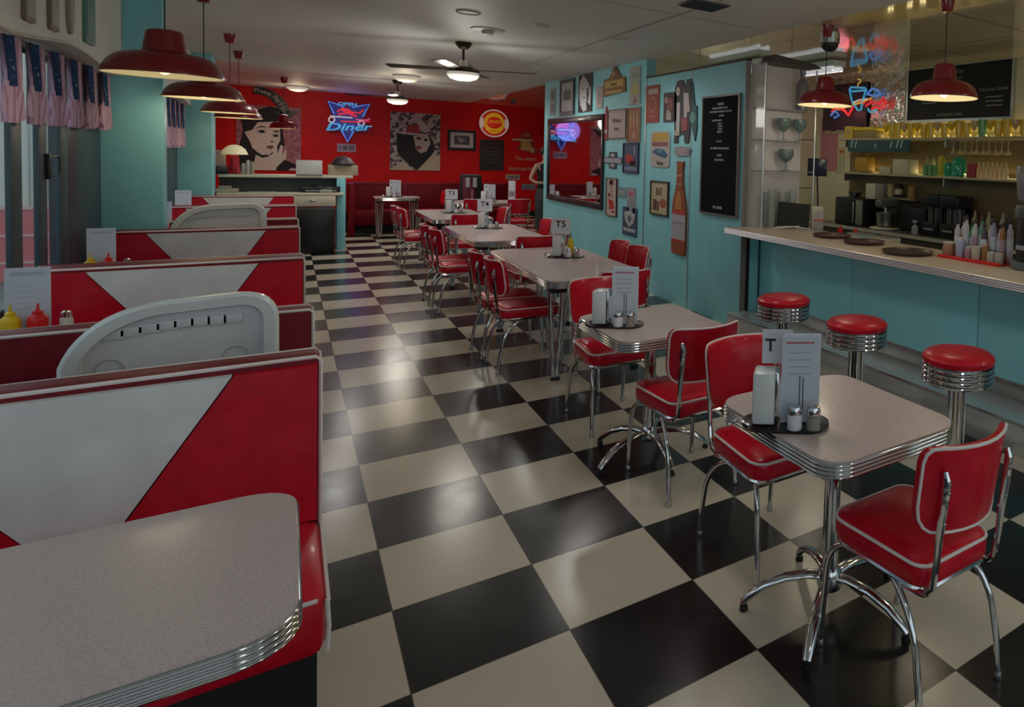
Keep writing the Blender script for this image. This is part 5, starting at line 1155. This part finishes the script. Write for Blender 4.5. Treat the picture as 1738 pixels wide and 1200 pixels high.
for (u0, u1, v0, v1, lb, c_) in ((572, 604, 244, 258, 'small silver plate sign directly under the neon sign', P(.4, .3, .36)), (634, 663, 313, 323, 'silver plate left of the small back table menu', P(.3, .2, .2)), (700, 727, 312, 323, 'silver plate right of the small back table menu', P(.34, .26, .24)),
                              (832, 853, 313, 320, 'dark grey plate left of the white pillar menu', P(.1, .08, .1)), (885, 908, 312, 322, 'blue-grey plate right of the white pillar menu', P(.2, .2, .26)), (858, 882, 296, 305, 'cream plate above the white pillar menu', P(.45, .34, .24))):
    bpic('plate_sign', 'sign', u0, u1, v0, v1, lb, c_, [(P(.18, .14, .18), R_(-.4, -.28, -.25, .25)), (P(.15, .12, .16), R_(-.2, .05, -.25, .25)), (P(.18, .14, .18), R_(.12, .4, -.25, .25))])
bpic('wall_box', 'box', 925, 932, 205, 240, 'dark narrow wall-mounted box at the right of the red wall', P(.03, .02, .04), th=.08)
# curved arrow sign, please pay here
t = thing('arrow_sign', 'curved black arrow sign with white lettering pointing down to the till', 'sign', (0, YB - .03, 0), 0, 'posters and signs on the red wall')
cpx = [(431, 153), (446, 155), (460, 161), (472, 170), (480, 181), (484, 192)]
C3 = [aty(u, v, YB) for u, v in cpx]
C3 = [Vector((q_.x, q_.z)) for q_ in C3]
def catm(P_, n=6):
    out = []
    for i in range(len(P_) - 1):
        p0 = P_[max(i - 1, 0)]; p1 = P_[i]; p2 = P_[i + 1]; p3 = P_[min(i + 2, len(P_) - 1)]
        for k in range(n):
            t_ = k / n; out.append(.5 * ((2 * p1) + (-p0 + p2) * t_ + (2 * p0 - 5 * p1 + 4 * p2 - p3) * t_ * t_ + (-p0 + 3 * p1 - 3 * p2 + p3) * t_ ** 3))
    out.append(P_[-1]); return out
cl = catm(C3); up_, lo_ = [], []
for i, q_ in enumerate(cl):
    tt = (cl[min(i + 1, len(cl) - 1)] - cl[max(i - 1, 0)]).normalized(); nn = Vector((-tt.y, tt.x)); up_.append(q_ + nn * .085); lo_.append(q_ - nn * .085)
M = face_negy(0, 0, 0)
p = B()
for i in range(len(cl) - 1):
    p.prism([tuple(lo_[i]), tuple(lo_[i + 1]), tuple(up_[i + 1]), tuple(up_[i])], 0, .02, black_p, M)
e = cl[-1]; p.prism([(e.x - .2, e.y + .02), (e.x + .03, e.y - .16), (e.x + .24, e.y + .06)], 0, .02, black_p, M); obj('arrow', p, t)
p = B(); word = 'Please Pay Here'
for i, ch in enumerate(word):
    if ch == ' ': continue
    f = 1.5 + i * (len(cl) - 4) / (len(word) - 1); i0 = int(f); q_ = cl[i0].lerp(cl[min(i0 + 1, len(cl) - 1)], f - i0); tt = (cl[min(i0 + 1, len(cl) - 1)] - cl[i0]).normalized()
    textbm(ch, .13, P(.5, .48, .45), M @ Matrix.Translation((q_.x, q_.y, .021)) @ Matrix.Rotation(math.atan2(tt.y, tt.x), 4, 'Z'), p)
obj('lettering', p, t)
# round lit sign
x, z, w, h = brect(813, 861, 187, 232)
t = thing('round_sign', 'round yellow and red illuminated sign on the red wall', 'sign', (x, YB - .001, z), 0, 'posters and signs on the red wall'); M = face_negy(0, 0, 0)
p = B(); p.prism(circ(w / 2, 32, 0, 0, h / 2), 0, .1, litred, M); obj('drum', p, t)
p = B(); p.tube([(w / 2 * math.cos(a), -.1, h / 2 * math.sin(a)) for a in [i * PI / 16 for i in range(32)]], .02, litwht, 8, closed=True); obj('rim', p, t)
p = B(); p.prism(circ(w * .36, 28, 0, 0, h * .4), .1, .112, lityel, M); p.prism(circ(w * .28, 28, 0, .02 * h, h * .22), .112, .116, litred, M); p.box(-w * .49, -w * .37, -h * .17, h * .17, .1, .11, litwht, 0, M); p.box(w * .37, w * .49, -h * .17, h * .17, .1, .11, litwht, 0, M); obj('face', p, t)
p = B(); textbm('DINER', .13, lityel, M @ Matrix.Translation((0, .04, .118)), p); textbm('OPEN', .08, litred, M @ Matrix.Translation((0, -.2, .115)), p); obj('lettering', p, t)
# neon diner sign
t = thing('neon_sign', 'blue and red neon Diner sign with a car on the red wall', 'neon sign', (0, YB - .1, 0), 0)
def np_(u, v): q_ = aty(u, v, YB - .14); return (q_.x, -.04, q_.z)
def nn_(b, pts, m, r=.022): b.tube([np_(*q_) for q_ in pts], r, m, 6)
p = B(); pts = [(552, 168), (590, 178), (630, 172), (628, 225), (600, 224), (590, 243), (580, 222), (552, 222)]
p.prism([(np_(*q_)[0], np_(*q_)[2]) for q_ in [(556, 172), (590, 181), (626, 177), (616, 200), (628, 222), (601, 224), (590, 242), (579, 222), (554, 220), (566, 200)]], .02, .03, sheetblue, face_negy(0, 0, 0) @ Matrix.Translation((0, 0, -.06))); obj('backing', p, t)
p = B(); nn_(p, [(567, 193), (557, 172), (584, 181)], bluneon); nn_(p, [(598, 182), (627, 177), (616, 198)], bluneon); nn_(p, [(580, 222), (590, 241), (600, 223)], bluneon); obj('blue_outline', p, t)
p = B(); nn_(p, [(572, 190), (580, 184), (592, 186), (596, 190), (610, 192), (618, 186)], redneon, .02); nn_(p, [(574, 194), (590, 192), (606, 198)], redneon, .025); nn_(p, [(578, 206), (605, 207), (628, 206)], redneon, .018); nn_(p, [(580, 187), (588, 189), (600, 194)], redneon, .03); obj('red_car_body', p, t)
p = B(); nn_(p, [(560, 197), (598, 200)], whneon, .018); nn_(p, [(604, 203), (622, 204), (628, 201)], pinkneon, .018)
for (cu, cv, rr2) in ((563, 203, 5), (613, 209, 5)): p.tube([np_(cu + rr2 * math.cos(a), cv + rr2 * .9 * math.sin(a)) for a in [i * PI / 6 for i in range(12)]], .016, whneon, 6, closed=True)
obj('white_trim', p, t)
p = B(); a0 = np_(590, 216); textbm('Diner', .24, cyneon, Matrix.Translation((a0[0], -.05, a0[2])) @ Matrix.Rotation(D(-3), 4, 'Y') @ face_negy(0, 0, 0), p, ext=.01, sx=1.5, shear=.3, bold=.006); a0 = np_(590, 177); textbm('OPEN', .1, cyneon, Matrix.Translation((a0[0], -.05, a0[2])) @ face_negy(0, 0, 0), p, ext=.01, sx=1.4, bold=.004); obj('lettering', p, t)
light('neon_glow', (aty(590, 205, YB - .6).x, YB - .6, aty(590, 200, YB - .6).z), 7, (.25, .25, 1), .3)
light('neon_glow', (aty(838, 210, YB - .5).x, YB - .5, aty(838, 210, YB - .5).z), 3, (1, .4, .2), .2)

# ------------------------------------------------------------------ back banquette, pillar menu, cabinet
t = thing('banquette', 'red quilted banquette at the back with black plinth', 'bench', (.62, 13.55, 0))
p = B(); p.box(0, 3.0, .1, .55, 0, .17, black_m); obj('plinth', p, t)
p = B(); p.box(0, 3.0, 0, .6, .17, .45, dkred_shaded_vinyl, .03); obj('seat', p, t)
p = B(); p.box(0, 3.0, .6, .78, .17, 1.0, dkred_shaded_vinyl, .02); obj('backrest', p, t)
p = B(); 
for x in (.05, 1.05, 2.05): p.tube([(x, .592, .5), (x, .592, .95), (x + .9, .592, .95), (x + .9, .592, .5)], .01, dkred_shaded_vinyl, 6, closed=True)
obj('piping', p, t)
p = B(); p.box(-.0, .1, -.2, .78, 0, 1.0, dkred_shaded_vinyl, .02); obj('end_panel', p, t)
x_, z_, w_, h_ = brect(786, 818, 297, 352, 12.9)
t = thing('dark_cabinet', 'dark maroon and black upright cabinet with two white tags', 'cabinet', (x_, 12.9, 0))
ct = z_ + h_ / 2
p = B(); p.box(-w_ / 2, w_ / 2, 0, .4, 0, ct, P(.015, .015, .015, .4), .03); obj('body', p, t)
p = B(); p.box(-w_ / 2 - .01, w_ * .15, -.02, .0, .3, ct - .05, P(.12, .01, .03), .01); obj('door', p, t)
p = B(); p.box(-.13, -.06, -.03, -.02, ct - .25, ct - .05, P(.45, .42, .4)); p.box(.0, .07, -.03, -.02, ct - .25, ct - .05, P(.45, .42, .4)); p.box(-.03, .0, -.035, -.02, ct - .52, ct - .3, P(.45, .2, .25)); obj('tag', p, t)
x_, z_, w_, h_ = brect(864, 874, 303, 338, 11.3)
p = B(); p.box(-.06, .06, -.01, .01, 0, .4, paper, .002); p.box(-.05, .05, -.011, -.01, .1, .2, P(.35, .25, .3)); one('menu', p, 'tall white menu standing on the farthest right-hand table', 'menu', None, (x_, 11.3, .77), D(-20))

# ------------------------------------------------------------------ cash desk
YD = 11.25
t = thing('cash_desk', 'cash desk with white upper shelf, drawer and teal end panel', 'desk', (0, YD, 0))
p = B(); p.box(-1.1, .56, .1, .5, 1.18, 1.225, cream_l, .006); obj('upper_shelf', p, t)
p = B(); p.box(-1.1, .42, -.15, .5, .91, .95, cream_l, .006); obj('desktop', p, t)
p = B(); p.box(-1.1, .4, .38, .42, .95, 1.18, dkgrey); obj('back_board', p, t)
p = B(); p.box(.34, .46, .05, .5, 0, 1.18, teal, .01); obj('end_panel', p, t)
p = B(); p.box(-.35, .32, -.15, -.12, .74, .905, cream_l, .006); dr = obj('drawer', p, t)
p = B(); p.box(-.02, .06, -.165, -.15, .82, .84, chrome, .003); obj('handle', p, dr)
p = B(); p.box(-1.1, -.35, -.1, .4, 0, .91, cream_l, .006); obj('pedestal', p, t)
p = B(); p.box(-.2, .3, -.35, .3, 0.0, .72, black_p, .02); one('waste_bin', p, 'black cabinet-like bin under the cash desk drawer', 'bin', None, (0, YD, 0))
zt = 1.227
def dx(u, v, Y=YD + .3): return aty(u, v, Y).x
t = thing('table_lamp', 'mushroom table lamp with glowing cream shade and red base', 'lamp', (dx(398, 290), YD + .3, zt))
p = B(); p.lathe([(.16, .30), (.155, .32), (.13, .38), (.08, .43), (.03, .45), (.002, .45)], mat('lamp_cream_glow', (.8, .75, .5), .4, emit=(1, .85, .45), es=.42), 24); obj('lamp_shade', p, t)
p = B(); p.lathe([(.09, 0), (.1, .01), (.06, .03), (.055, .28), (.02, .3)], P(.45, .02, .04), 20, cap=True); obj('base', p, t)
light('lamp_light', (dx(398, 290), YD + .3, zt + .27), 2, (1, .8, .45), .05)
p = B(); p.box(-.1, .1, -.02, .02, 0, .36, P(.42, .42, .4), .04); one('white_cushion_box', p, 'pale rounded white box at the left end of the desk shelf', 'box', None, (dx(368, 285), YD + .4, zt))
p = B(); p.box(-.1, .1, -.08, .08, 0, .12, black_p, .02); one('card_reader', p, 'black card machine at the left of the desk shelf', 'card machine', None, (dx(374, 290), YD + .16, zt))
p = B(); p.box(-.09, .09, -.003, .003, 0, .2, P(.45, .42, .42)); p.box(-.05, .05, -.005, -.003, .04, .1, P(.2, .2, .2)); one('small_notice', p, 'small white notice standing behind the open laptop', 'notice', None, (dx(534, 280, YD + .45), YD + .46, zt))
t = thing('laptop', 'open silver-grey laptop screen on the cash desk', 'laptop', (dx(525, 305), YD + .25, zt), D(0))
p = B(); Mq = Matrix.Translation((0, .05, .01)) @ Matrix.Rotation(D(-20), 4, 'X'); p.box(-.17, .17, -.006, .006, 0, .24, P(.5, .5, .5), .004, Mq); obj('screen', p, t)
p = B(); p.box(-.17, .17, -.17, .05, 0, .015, grey, .004); obj('keyboard', p, t)
p = B(); p.box(-.2, .2, -.1, .1, .0, .17, P(.42, .36, .25), .004); one('carton', p, 'tan cardboard box on the right end of the desk shelf', 'box', None, (dx(582, 290), YD + .3, zt))
p = B(); p.lathe([(.16, 0), (.17, .02), (.1, .12), (.03, .15), (.002, .15)], P(.03, .02, .03), 20); one('black_bag', p, 'black crumpled bag lying on the tan cardboard box', 'bag', None, (dx(582, 270), YD + .3, zt + .171))
for i, (u, c_, hh, lb) in enumerate(((413, P(.4, .38, .33), .17, 'short white bottle right of the mushroom lamp'), (421, P(.5, .48, .44), .22, 'taller white bottle right of the mushroom lamp'), (404, P(.5, .05, .05), .12, 'red tin beside the mushroom lamp'), (428, P(.35, .3, .25), .2, 'grey-beige bottle on the desk shelf'))):
    p = B(); p.lathe([(.024, 0), (.026, .005), (.026, hh * .8), (.016, hh), (.002, hh)], c_, 14); one('desk_bottle', p, lb, 'bottle', None, (dx(u, 290, YD + .2), YD + .17, zt))
p = B(); p.box(-.25, .25, -.12, .12, 0, .1, P(.02, .02, .025), .01); p.box(-.2, .2, -.125, -.12, .02, .04, grey); one('till', p, 'flat black till on the lower desktop', 'till', None, (dx(545, 320, YD), YD + .1, .951))
p = B(); p.box(-.13, .13, -.1, .1, 0, .06, P(.4, .36, .27), .01); p.box(-.1, .05, -.09, .06, .06, .1, P(.3, .27, .2), .01); one('paper_pile', p, 'pile of beige papers at the left of the lower desktop', 'papers', None, (dx(385, 320, YD), YD + .03, .951))
p = B(); p.box(-.16, .16, -.1, .1, 0, .012, P(.5, .48, .48)); one('open_book', p, 'white open notebook on the lower desktop', 'notebook', None, (dx(445, 325, YD), YD - .02, .951), D(6))
p = B(); p.box(-.08, .08, -.05, .05, 0, .05, P(.4, .4, .38), .015); one('desk_phone', p, 'small pale phone right of the till', 'phone', None, (dx(553, 322, YD), YD - .07, .951))

# ------------------------------------------------------------------ flags hung in the window bays
def flag(y, w, label, z0=1.77, z1=2.215, x=XL + .06):
    t = thing('flag_swag', label, 'flag', (x, y, 0), 0, 'striped flag swags in the windows')
    def fpt(f, g, off=0):                       # f across, g 0 bottom..1 top
        wv = .02 * math.sin(f * PI * 5 + g * 1.5) * (1 - .4 * g)
        waist = 1 - .22 * math.sin(min(1, g * 1.25) * PI) ** 2 * (1 if g > .3 else .6)
        zb = z0 + .06 * (2 * f - 1) ** 4
        return (wv + off, (f - .5) * w * waist, zb + (z1 - zb) * g)
    n, m_ = 16, 10
    vt = [fpt(i / n, j / m_) for j in range(m_ + 1) for i in range(n + 1)] + [fpt(i / n, j / m_, -.006) for j in range(m_ + 1) for i in range(n + 1)]
    fs = []; o2 = (n + 1) * (m_ + 1)
    for j in range(m_):
        for i in range(n):
            a = j * (n + 1) + i; fs.append((a, a + n + 1, a + n + 2, a + 1)); fs.append((o2 + a, o2 + a + 1, o2 + a + n + 2, o2 + a + n + 1))
    p = B(); p.add(vt, fs, flag_str, smooth=True); obj('stripes', p, t)
    vt = [fpt(.02 + .5 * i / 8, .42 + .58 * j / 6, .006) for j in range(7) for i in range(9)] + [fpt(.02 + .5 * i / 8, .42 + .58 * j / 6, .001) for j in range(7) for i in range(9)]
    fs = [(j * 9 + i, j * 9 + i + 9, j * 9 + i + 10, j * 9 + i + 1) for j in range(6) for i in range(8)]
    fs += [(63 + c_[0], 63 + c_[3], 63 + c_[2], 63 + c_[1]) for c_ in fs]
    p = B(); p.add(vt, fs, flag_blue, smooth=True); obj('canton', p, t)
fl = [2.55, 2.98, 3.42, 3.86, 4.31, 4.78, 5.27]
for i, y in enumerate(fl): flag(y, .345 + .006 * i, '%s striped flag swag from the left in the near window bay' % ORD[i])
for i, y in enumerate((8.9, 9.35, 9.8, 10.3)): flag(y, .42, '%s striped flag swag in the far window bay, beyond the teal pier' % ORD[i], 1.62)
# small frames on the valance
for i, (u, v, c_, nm) in enumerate(((47, 10, P(.2, .13, .1), 'rect'), (89, 22, P(.18, .13, .1), 'rect'), (118, 22, P(.25, .25, .2), 'oval'), (150, 34, P(.08, .22, .2), 'rect'))):
    q = atx(u, v, XL + .125); lb = ['small brown framed picture, leftmost on the window valance', 'brown framed picture, second on the window valance', 'oval framed picture on the window valance', 'dark green framed picture, rightmost on the window valance'][i]
    hh = (.11, .13, .16, .19)[i]; ww = (.09, .09, .07, .14)[i]
    t = thing('framed_picture', lb, 'picture', (XL + .121, q.y, q.z + .03), 0, 'pictures on the valance')
    M = Matrix(((0, 0, 1, 0), (1, 0, 0, 0), (0, 1, 0, 0), (0, 0, 0, 1)))
    p = B(); o_ = circ(ww, 24, 0, 0, hh) if nm == 'oval' else rrect(ww * 2, hh * 2, .02); p.prism(o_, 0, .015, c_, M); obj('frame', p, t)
    p = B(); o_ = circ(ww * .75, 24, 0, 0, hh * .78) if nm == 'oval' else rrect(ww * 1.6, hh * 1.6, .01); p.prism(o_, .015, .018, P(.35, .35, .3) if i != 3 else P(.08, .25, .22), M)
    p.prism([(-.04, -.05), (.04, .0), (.04, .02), (-.04, -.03)], .018, .02, P(.45, .42, .38), M); obj('print', p, t)

# ------------------------------------------------------------------ the person behind the end of the picture wall
def skinned(name, verts, edges, radii, m, parent, sub=2, root=0):
    me = bpy.data.meshes.new(name); me.from_pydata(verts, edges, []); o = bpy.data.objects.new(name, me); COL.objects.link(o)
    o.modifiers.new('skin', 'SKIN'); s_ = o.modifiers.new('s', 'SUBSURF'); s_.levels = sub; s_.render_levels = sub
    for i, r in enumerate(radii): me.skin_vertices[0].data[i].radius = (r if isinstance(r, tuple) else (r, r))
    me.skin_vertices[0].data[root].use_root = True
    bpy.context.view_layer.update()
    ev = bpy.data.meshes.new_from_object(o.evaluated_get(bpy.context.evaluated_depsgraph_get()))
    bpy.data.objects.remove(o); ev.materials.clear(); ev.materials.append(m)
    for pl_ in ev.polygons: pl_.use_smooth = True
    r = bpy.data.objects.new(name, ev); COL.objects.link(r); r.parent = parent; return r
px_ = aty(925, 300, 12.3)
person = thing('person', 'person in a black sleeveless top with bent arm, half hidden by the mirror wall', 'person', (px_.x, 12.3, 0), D(15))
V = [(0, 0, .98), (0, 0, 1.1), (0, .0, 1.25), (0, .01, 1.42), (0, .0, 1.52), (0, -.01, 1.6), (0, -.02, 1.68), (0, -.01, 1.76),
     (-.18, .01, 1.45), (-.25, .0, 1.33), (-.31, .02, 1.17), (-.24, -.09, 1.1), (-.13, -.19, 1.1), (.18, .01, 1.45), (.24, 0, 1.32), (.29, .02, 1.17), (.22, -.1, 1.1), (.12, -.2, 1.1),
     (-.1, 0, .9), (-.11, .0, .5), (-.11, .02, .1), (-.11, -.1, .04), (.1, 0, .9), (.11, .0, .5), (.11, .02, .1), (.11, -.1, .04)]
E2 = [(0, 1), (1, 2), (2, 3), (3, 4), (4, 5), (5, 6), (6, 7), (3, 8), (8, 9), (9, 10), (10, 11), (11, 12), (3, 13), (13, 14), (14, 15), (15, 16), (16, 17), (0, 18), (18, 19), (19, 20), (20, 21), (0, 22), (22, 23), (23, 24), (24, 25)]
rd = [(.15, .11), (.13, .1), (.14, .1), (.16, .1), .05, .055, .085, .07, .055, .046, .04, .036, .028, .055, .046, .04, .036, .028, .085, .06, .04, .035, .085, .06, .04, .035]
skinned('body', V, E2, rd, skin, person)
for sx in (-1, 1):
    hv = [(sx * .13, -.19, 1.1), (sx * .09, -.24, 1.1)]; p = B(); p.ball((sx * .1, -.225, 1.1), .035, skin, sx=.9, sy=1.1, sz=.5)
    for k in range(4): p.tube([(sx * (.1 - .012) + .0, -.25 + .0 * k, 1.118 - .013 * k), (sx * .07, -.285 + .004 * abs(k - 1), 1.115 - .013 * k), (sx * .05, -.3 + .006 * abs(k - 1), 1.105 - .013 * k)], .0085, skin, 8)
    p.tube([(sx * .12, -.235, 1.12), (sx * .1, -.265, 1.14)], .01, skin, 8); obj('hand', p, person)
p = B(); rings = []
for z, a, c_ in ((.94, .17, .13), (1.05, .15, .12), (1.2, .155, .12), (1.35, .175, .125), (1.44, .17, .115), (1.49, .12, .08)): rings.append([(a * math.cos(t_), c_ * math.sin(t_), z) for t_ in [i * PI / 10 for i in range(20)]])
p.loft(rings, black_cloth, cap=False); obj('top', p, person)
p = B(); rings = []
for z, a, c_ in ((.12, .2, .1), (.5, .2, .12), (.8, .2, .15), (.97, .175, .135)): rings.append([(a * math.cos(t_), c_ * math.sin(t_), z) for t_ in [i * PI / 10 for i in range(20)]])
p.loft(rings, dkgrey, cap=False); obj('trousers', p, person)
p = B(); p.ball((0, .015, 1.74), .1, hair, sz=1.05); p.ball((0, .1, 1.72), .05, hair); obj('hair', p, person)
p = B(); p.ball((-.03, -.095, 1.71), .009, ink); p.ball((.03, -.095, 1.71), .009, ink); p.ball((0, -.105, 1.68), .012, skin, sz=1.4); p.box(-.02, .02, -.1, -.094, 1.645, 1.652, P(.4, .12, .12)); obj('face', p, person)

# ------------------------------------------------------------------ light: overcast daylight through the windows plus the room's lamps and added downlights
w = bpy.data.worlds.new('world'); sc.world = w; w.use_nodes = True
bg = w.node_tree.nodes['Background']; bg.inputs[0].default_value = (.82, .95, 1.0, 1); bg.inputs[1].default_value = 2.05
# added downlights, invented to fill the dining room with light
for i, (x, y) in enumerate(((.6, -2.8), (2.3, -2.8), (3.0, -1.4), (2.2, 2.2), (2.2, 4.8), (.2, 8.3), (2.5, 7.9), (.5, 10.8), (2.4, 10.6), (1.9, 14.2), (-.3, 15.0), (3.6, 14.6))):
    t = thing('added_downlight', '%s added fill spot counted from the street end' % ORD[i], 'ceiling light', (x, y, zc(x)), 0, 'added fill downlights')
    p = B(); p.lathe([(.05, .0), (.05, -.006), (.038, -.008), (.034, -.002)], white_plast, 20); obj('ring', p, t)
    p = B(); p.lathe([(.034, -.003), (.002, -.003)], lens_m, 20); obj('lens', p, t)
    l = light('added_downlight_lamp', (x, y, zc(x) - .03), (22 if y < 3.5 else 85 if y < 9 else 110), (1, .97, .92), .1, kind='SPOT'); l.data.spot_size = 2.85; l.data.spot_blend = .6; l.data.shadow_soft_size = .16
sc.view_settings.view_transform = 'Standard'; sc.view_settings.look = 'None'; sc.view_settings.gamma = 1; sc.view_settings.exposure = -1.08
sc.view_settings.use_curve_mapping = False
sc.cycles.use_denoising = True
sc.cycles.max_bounces = 8; sc.cycles.transparent_max_bounces = 16
sc.cycles.sample_clamp_indirect = 3
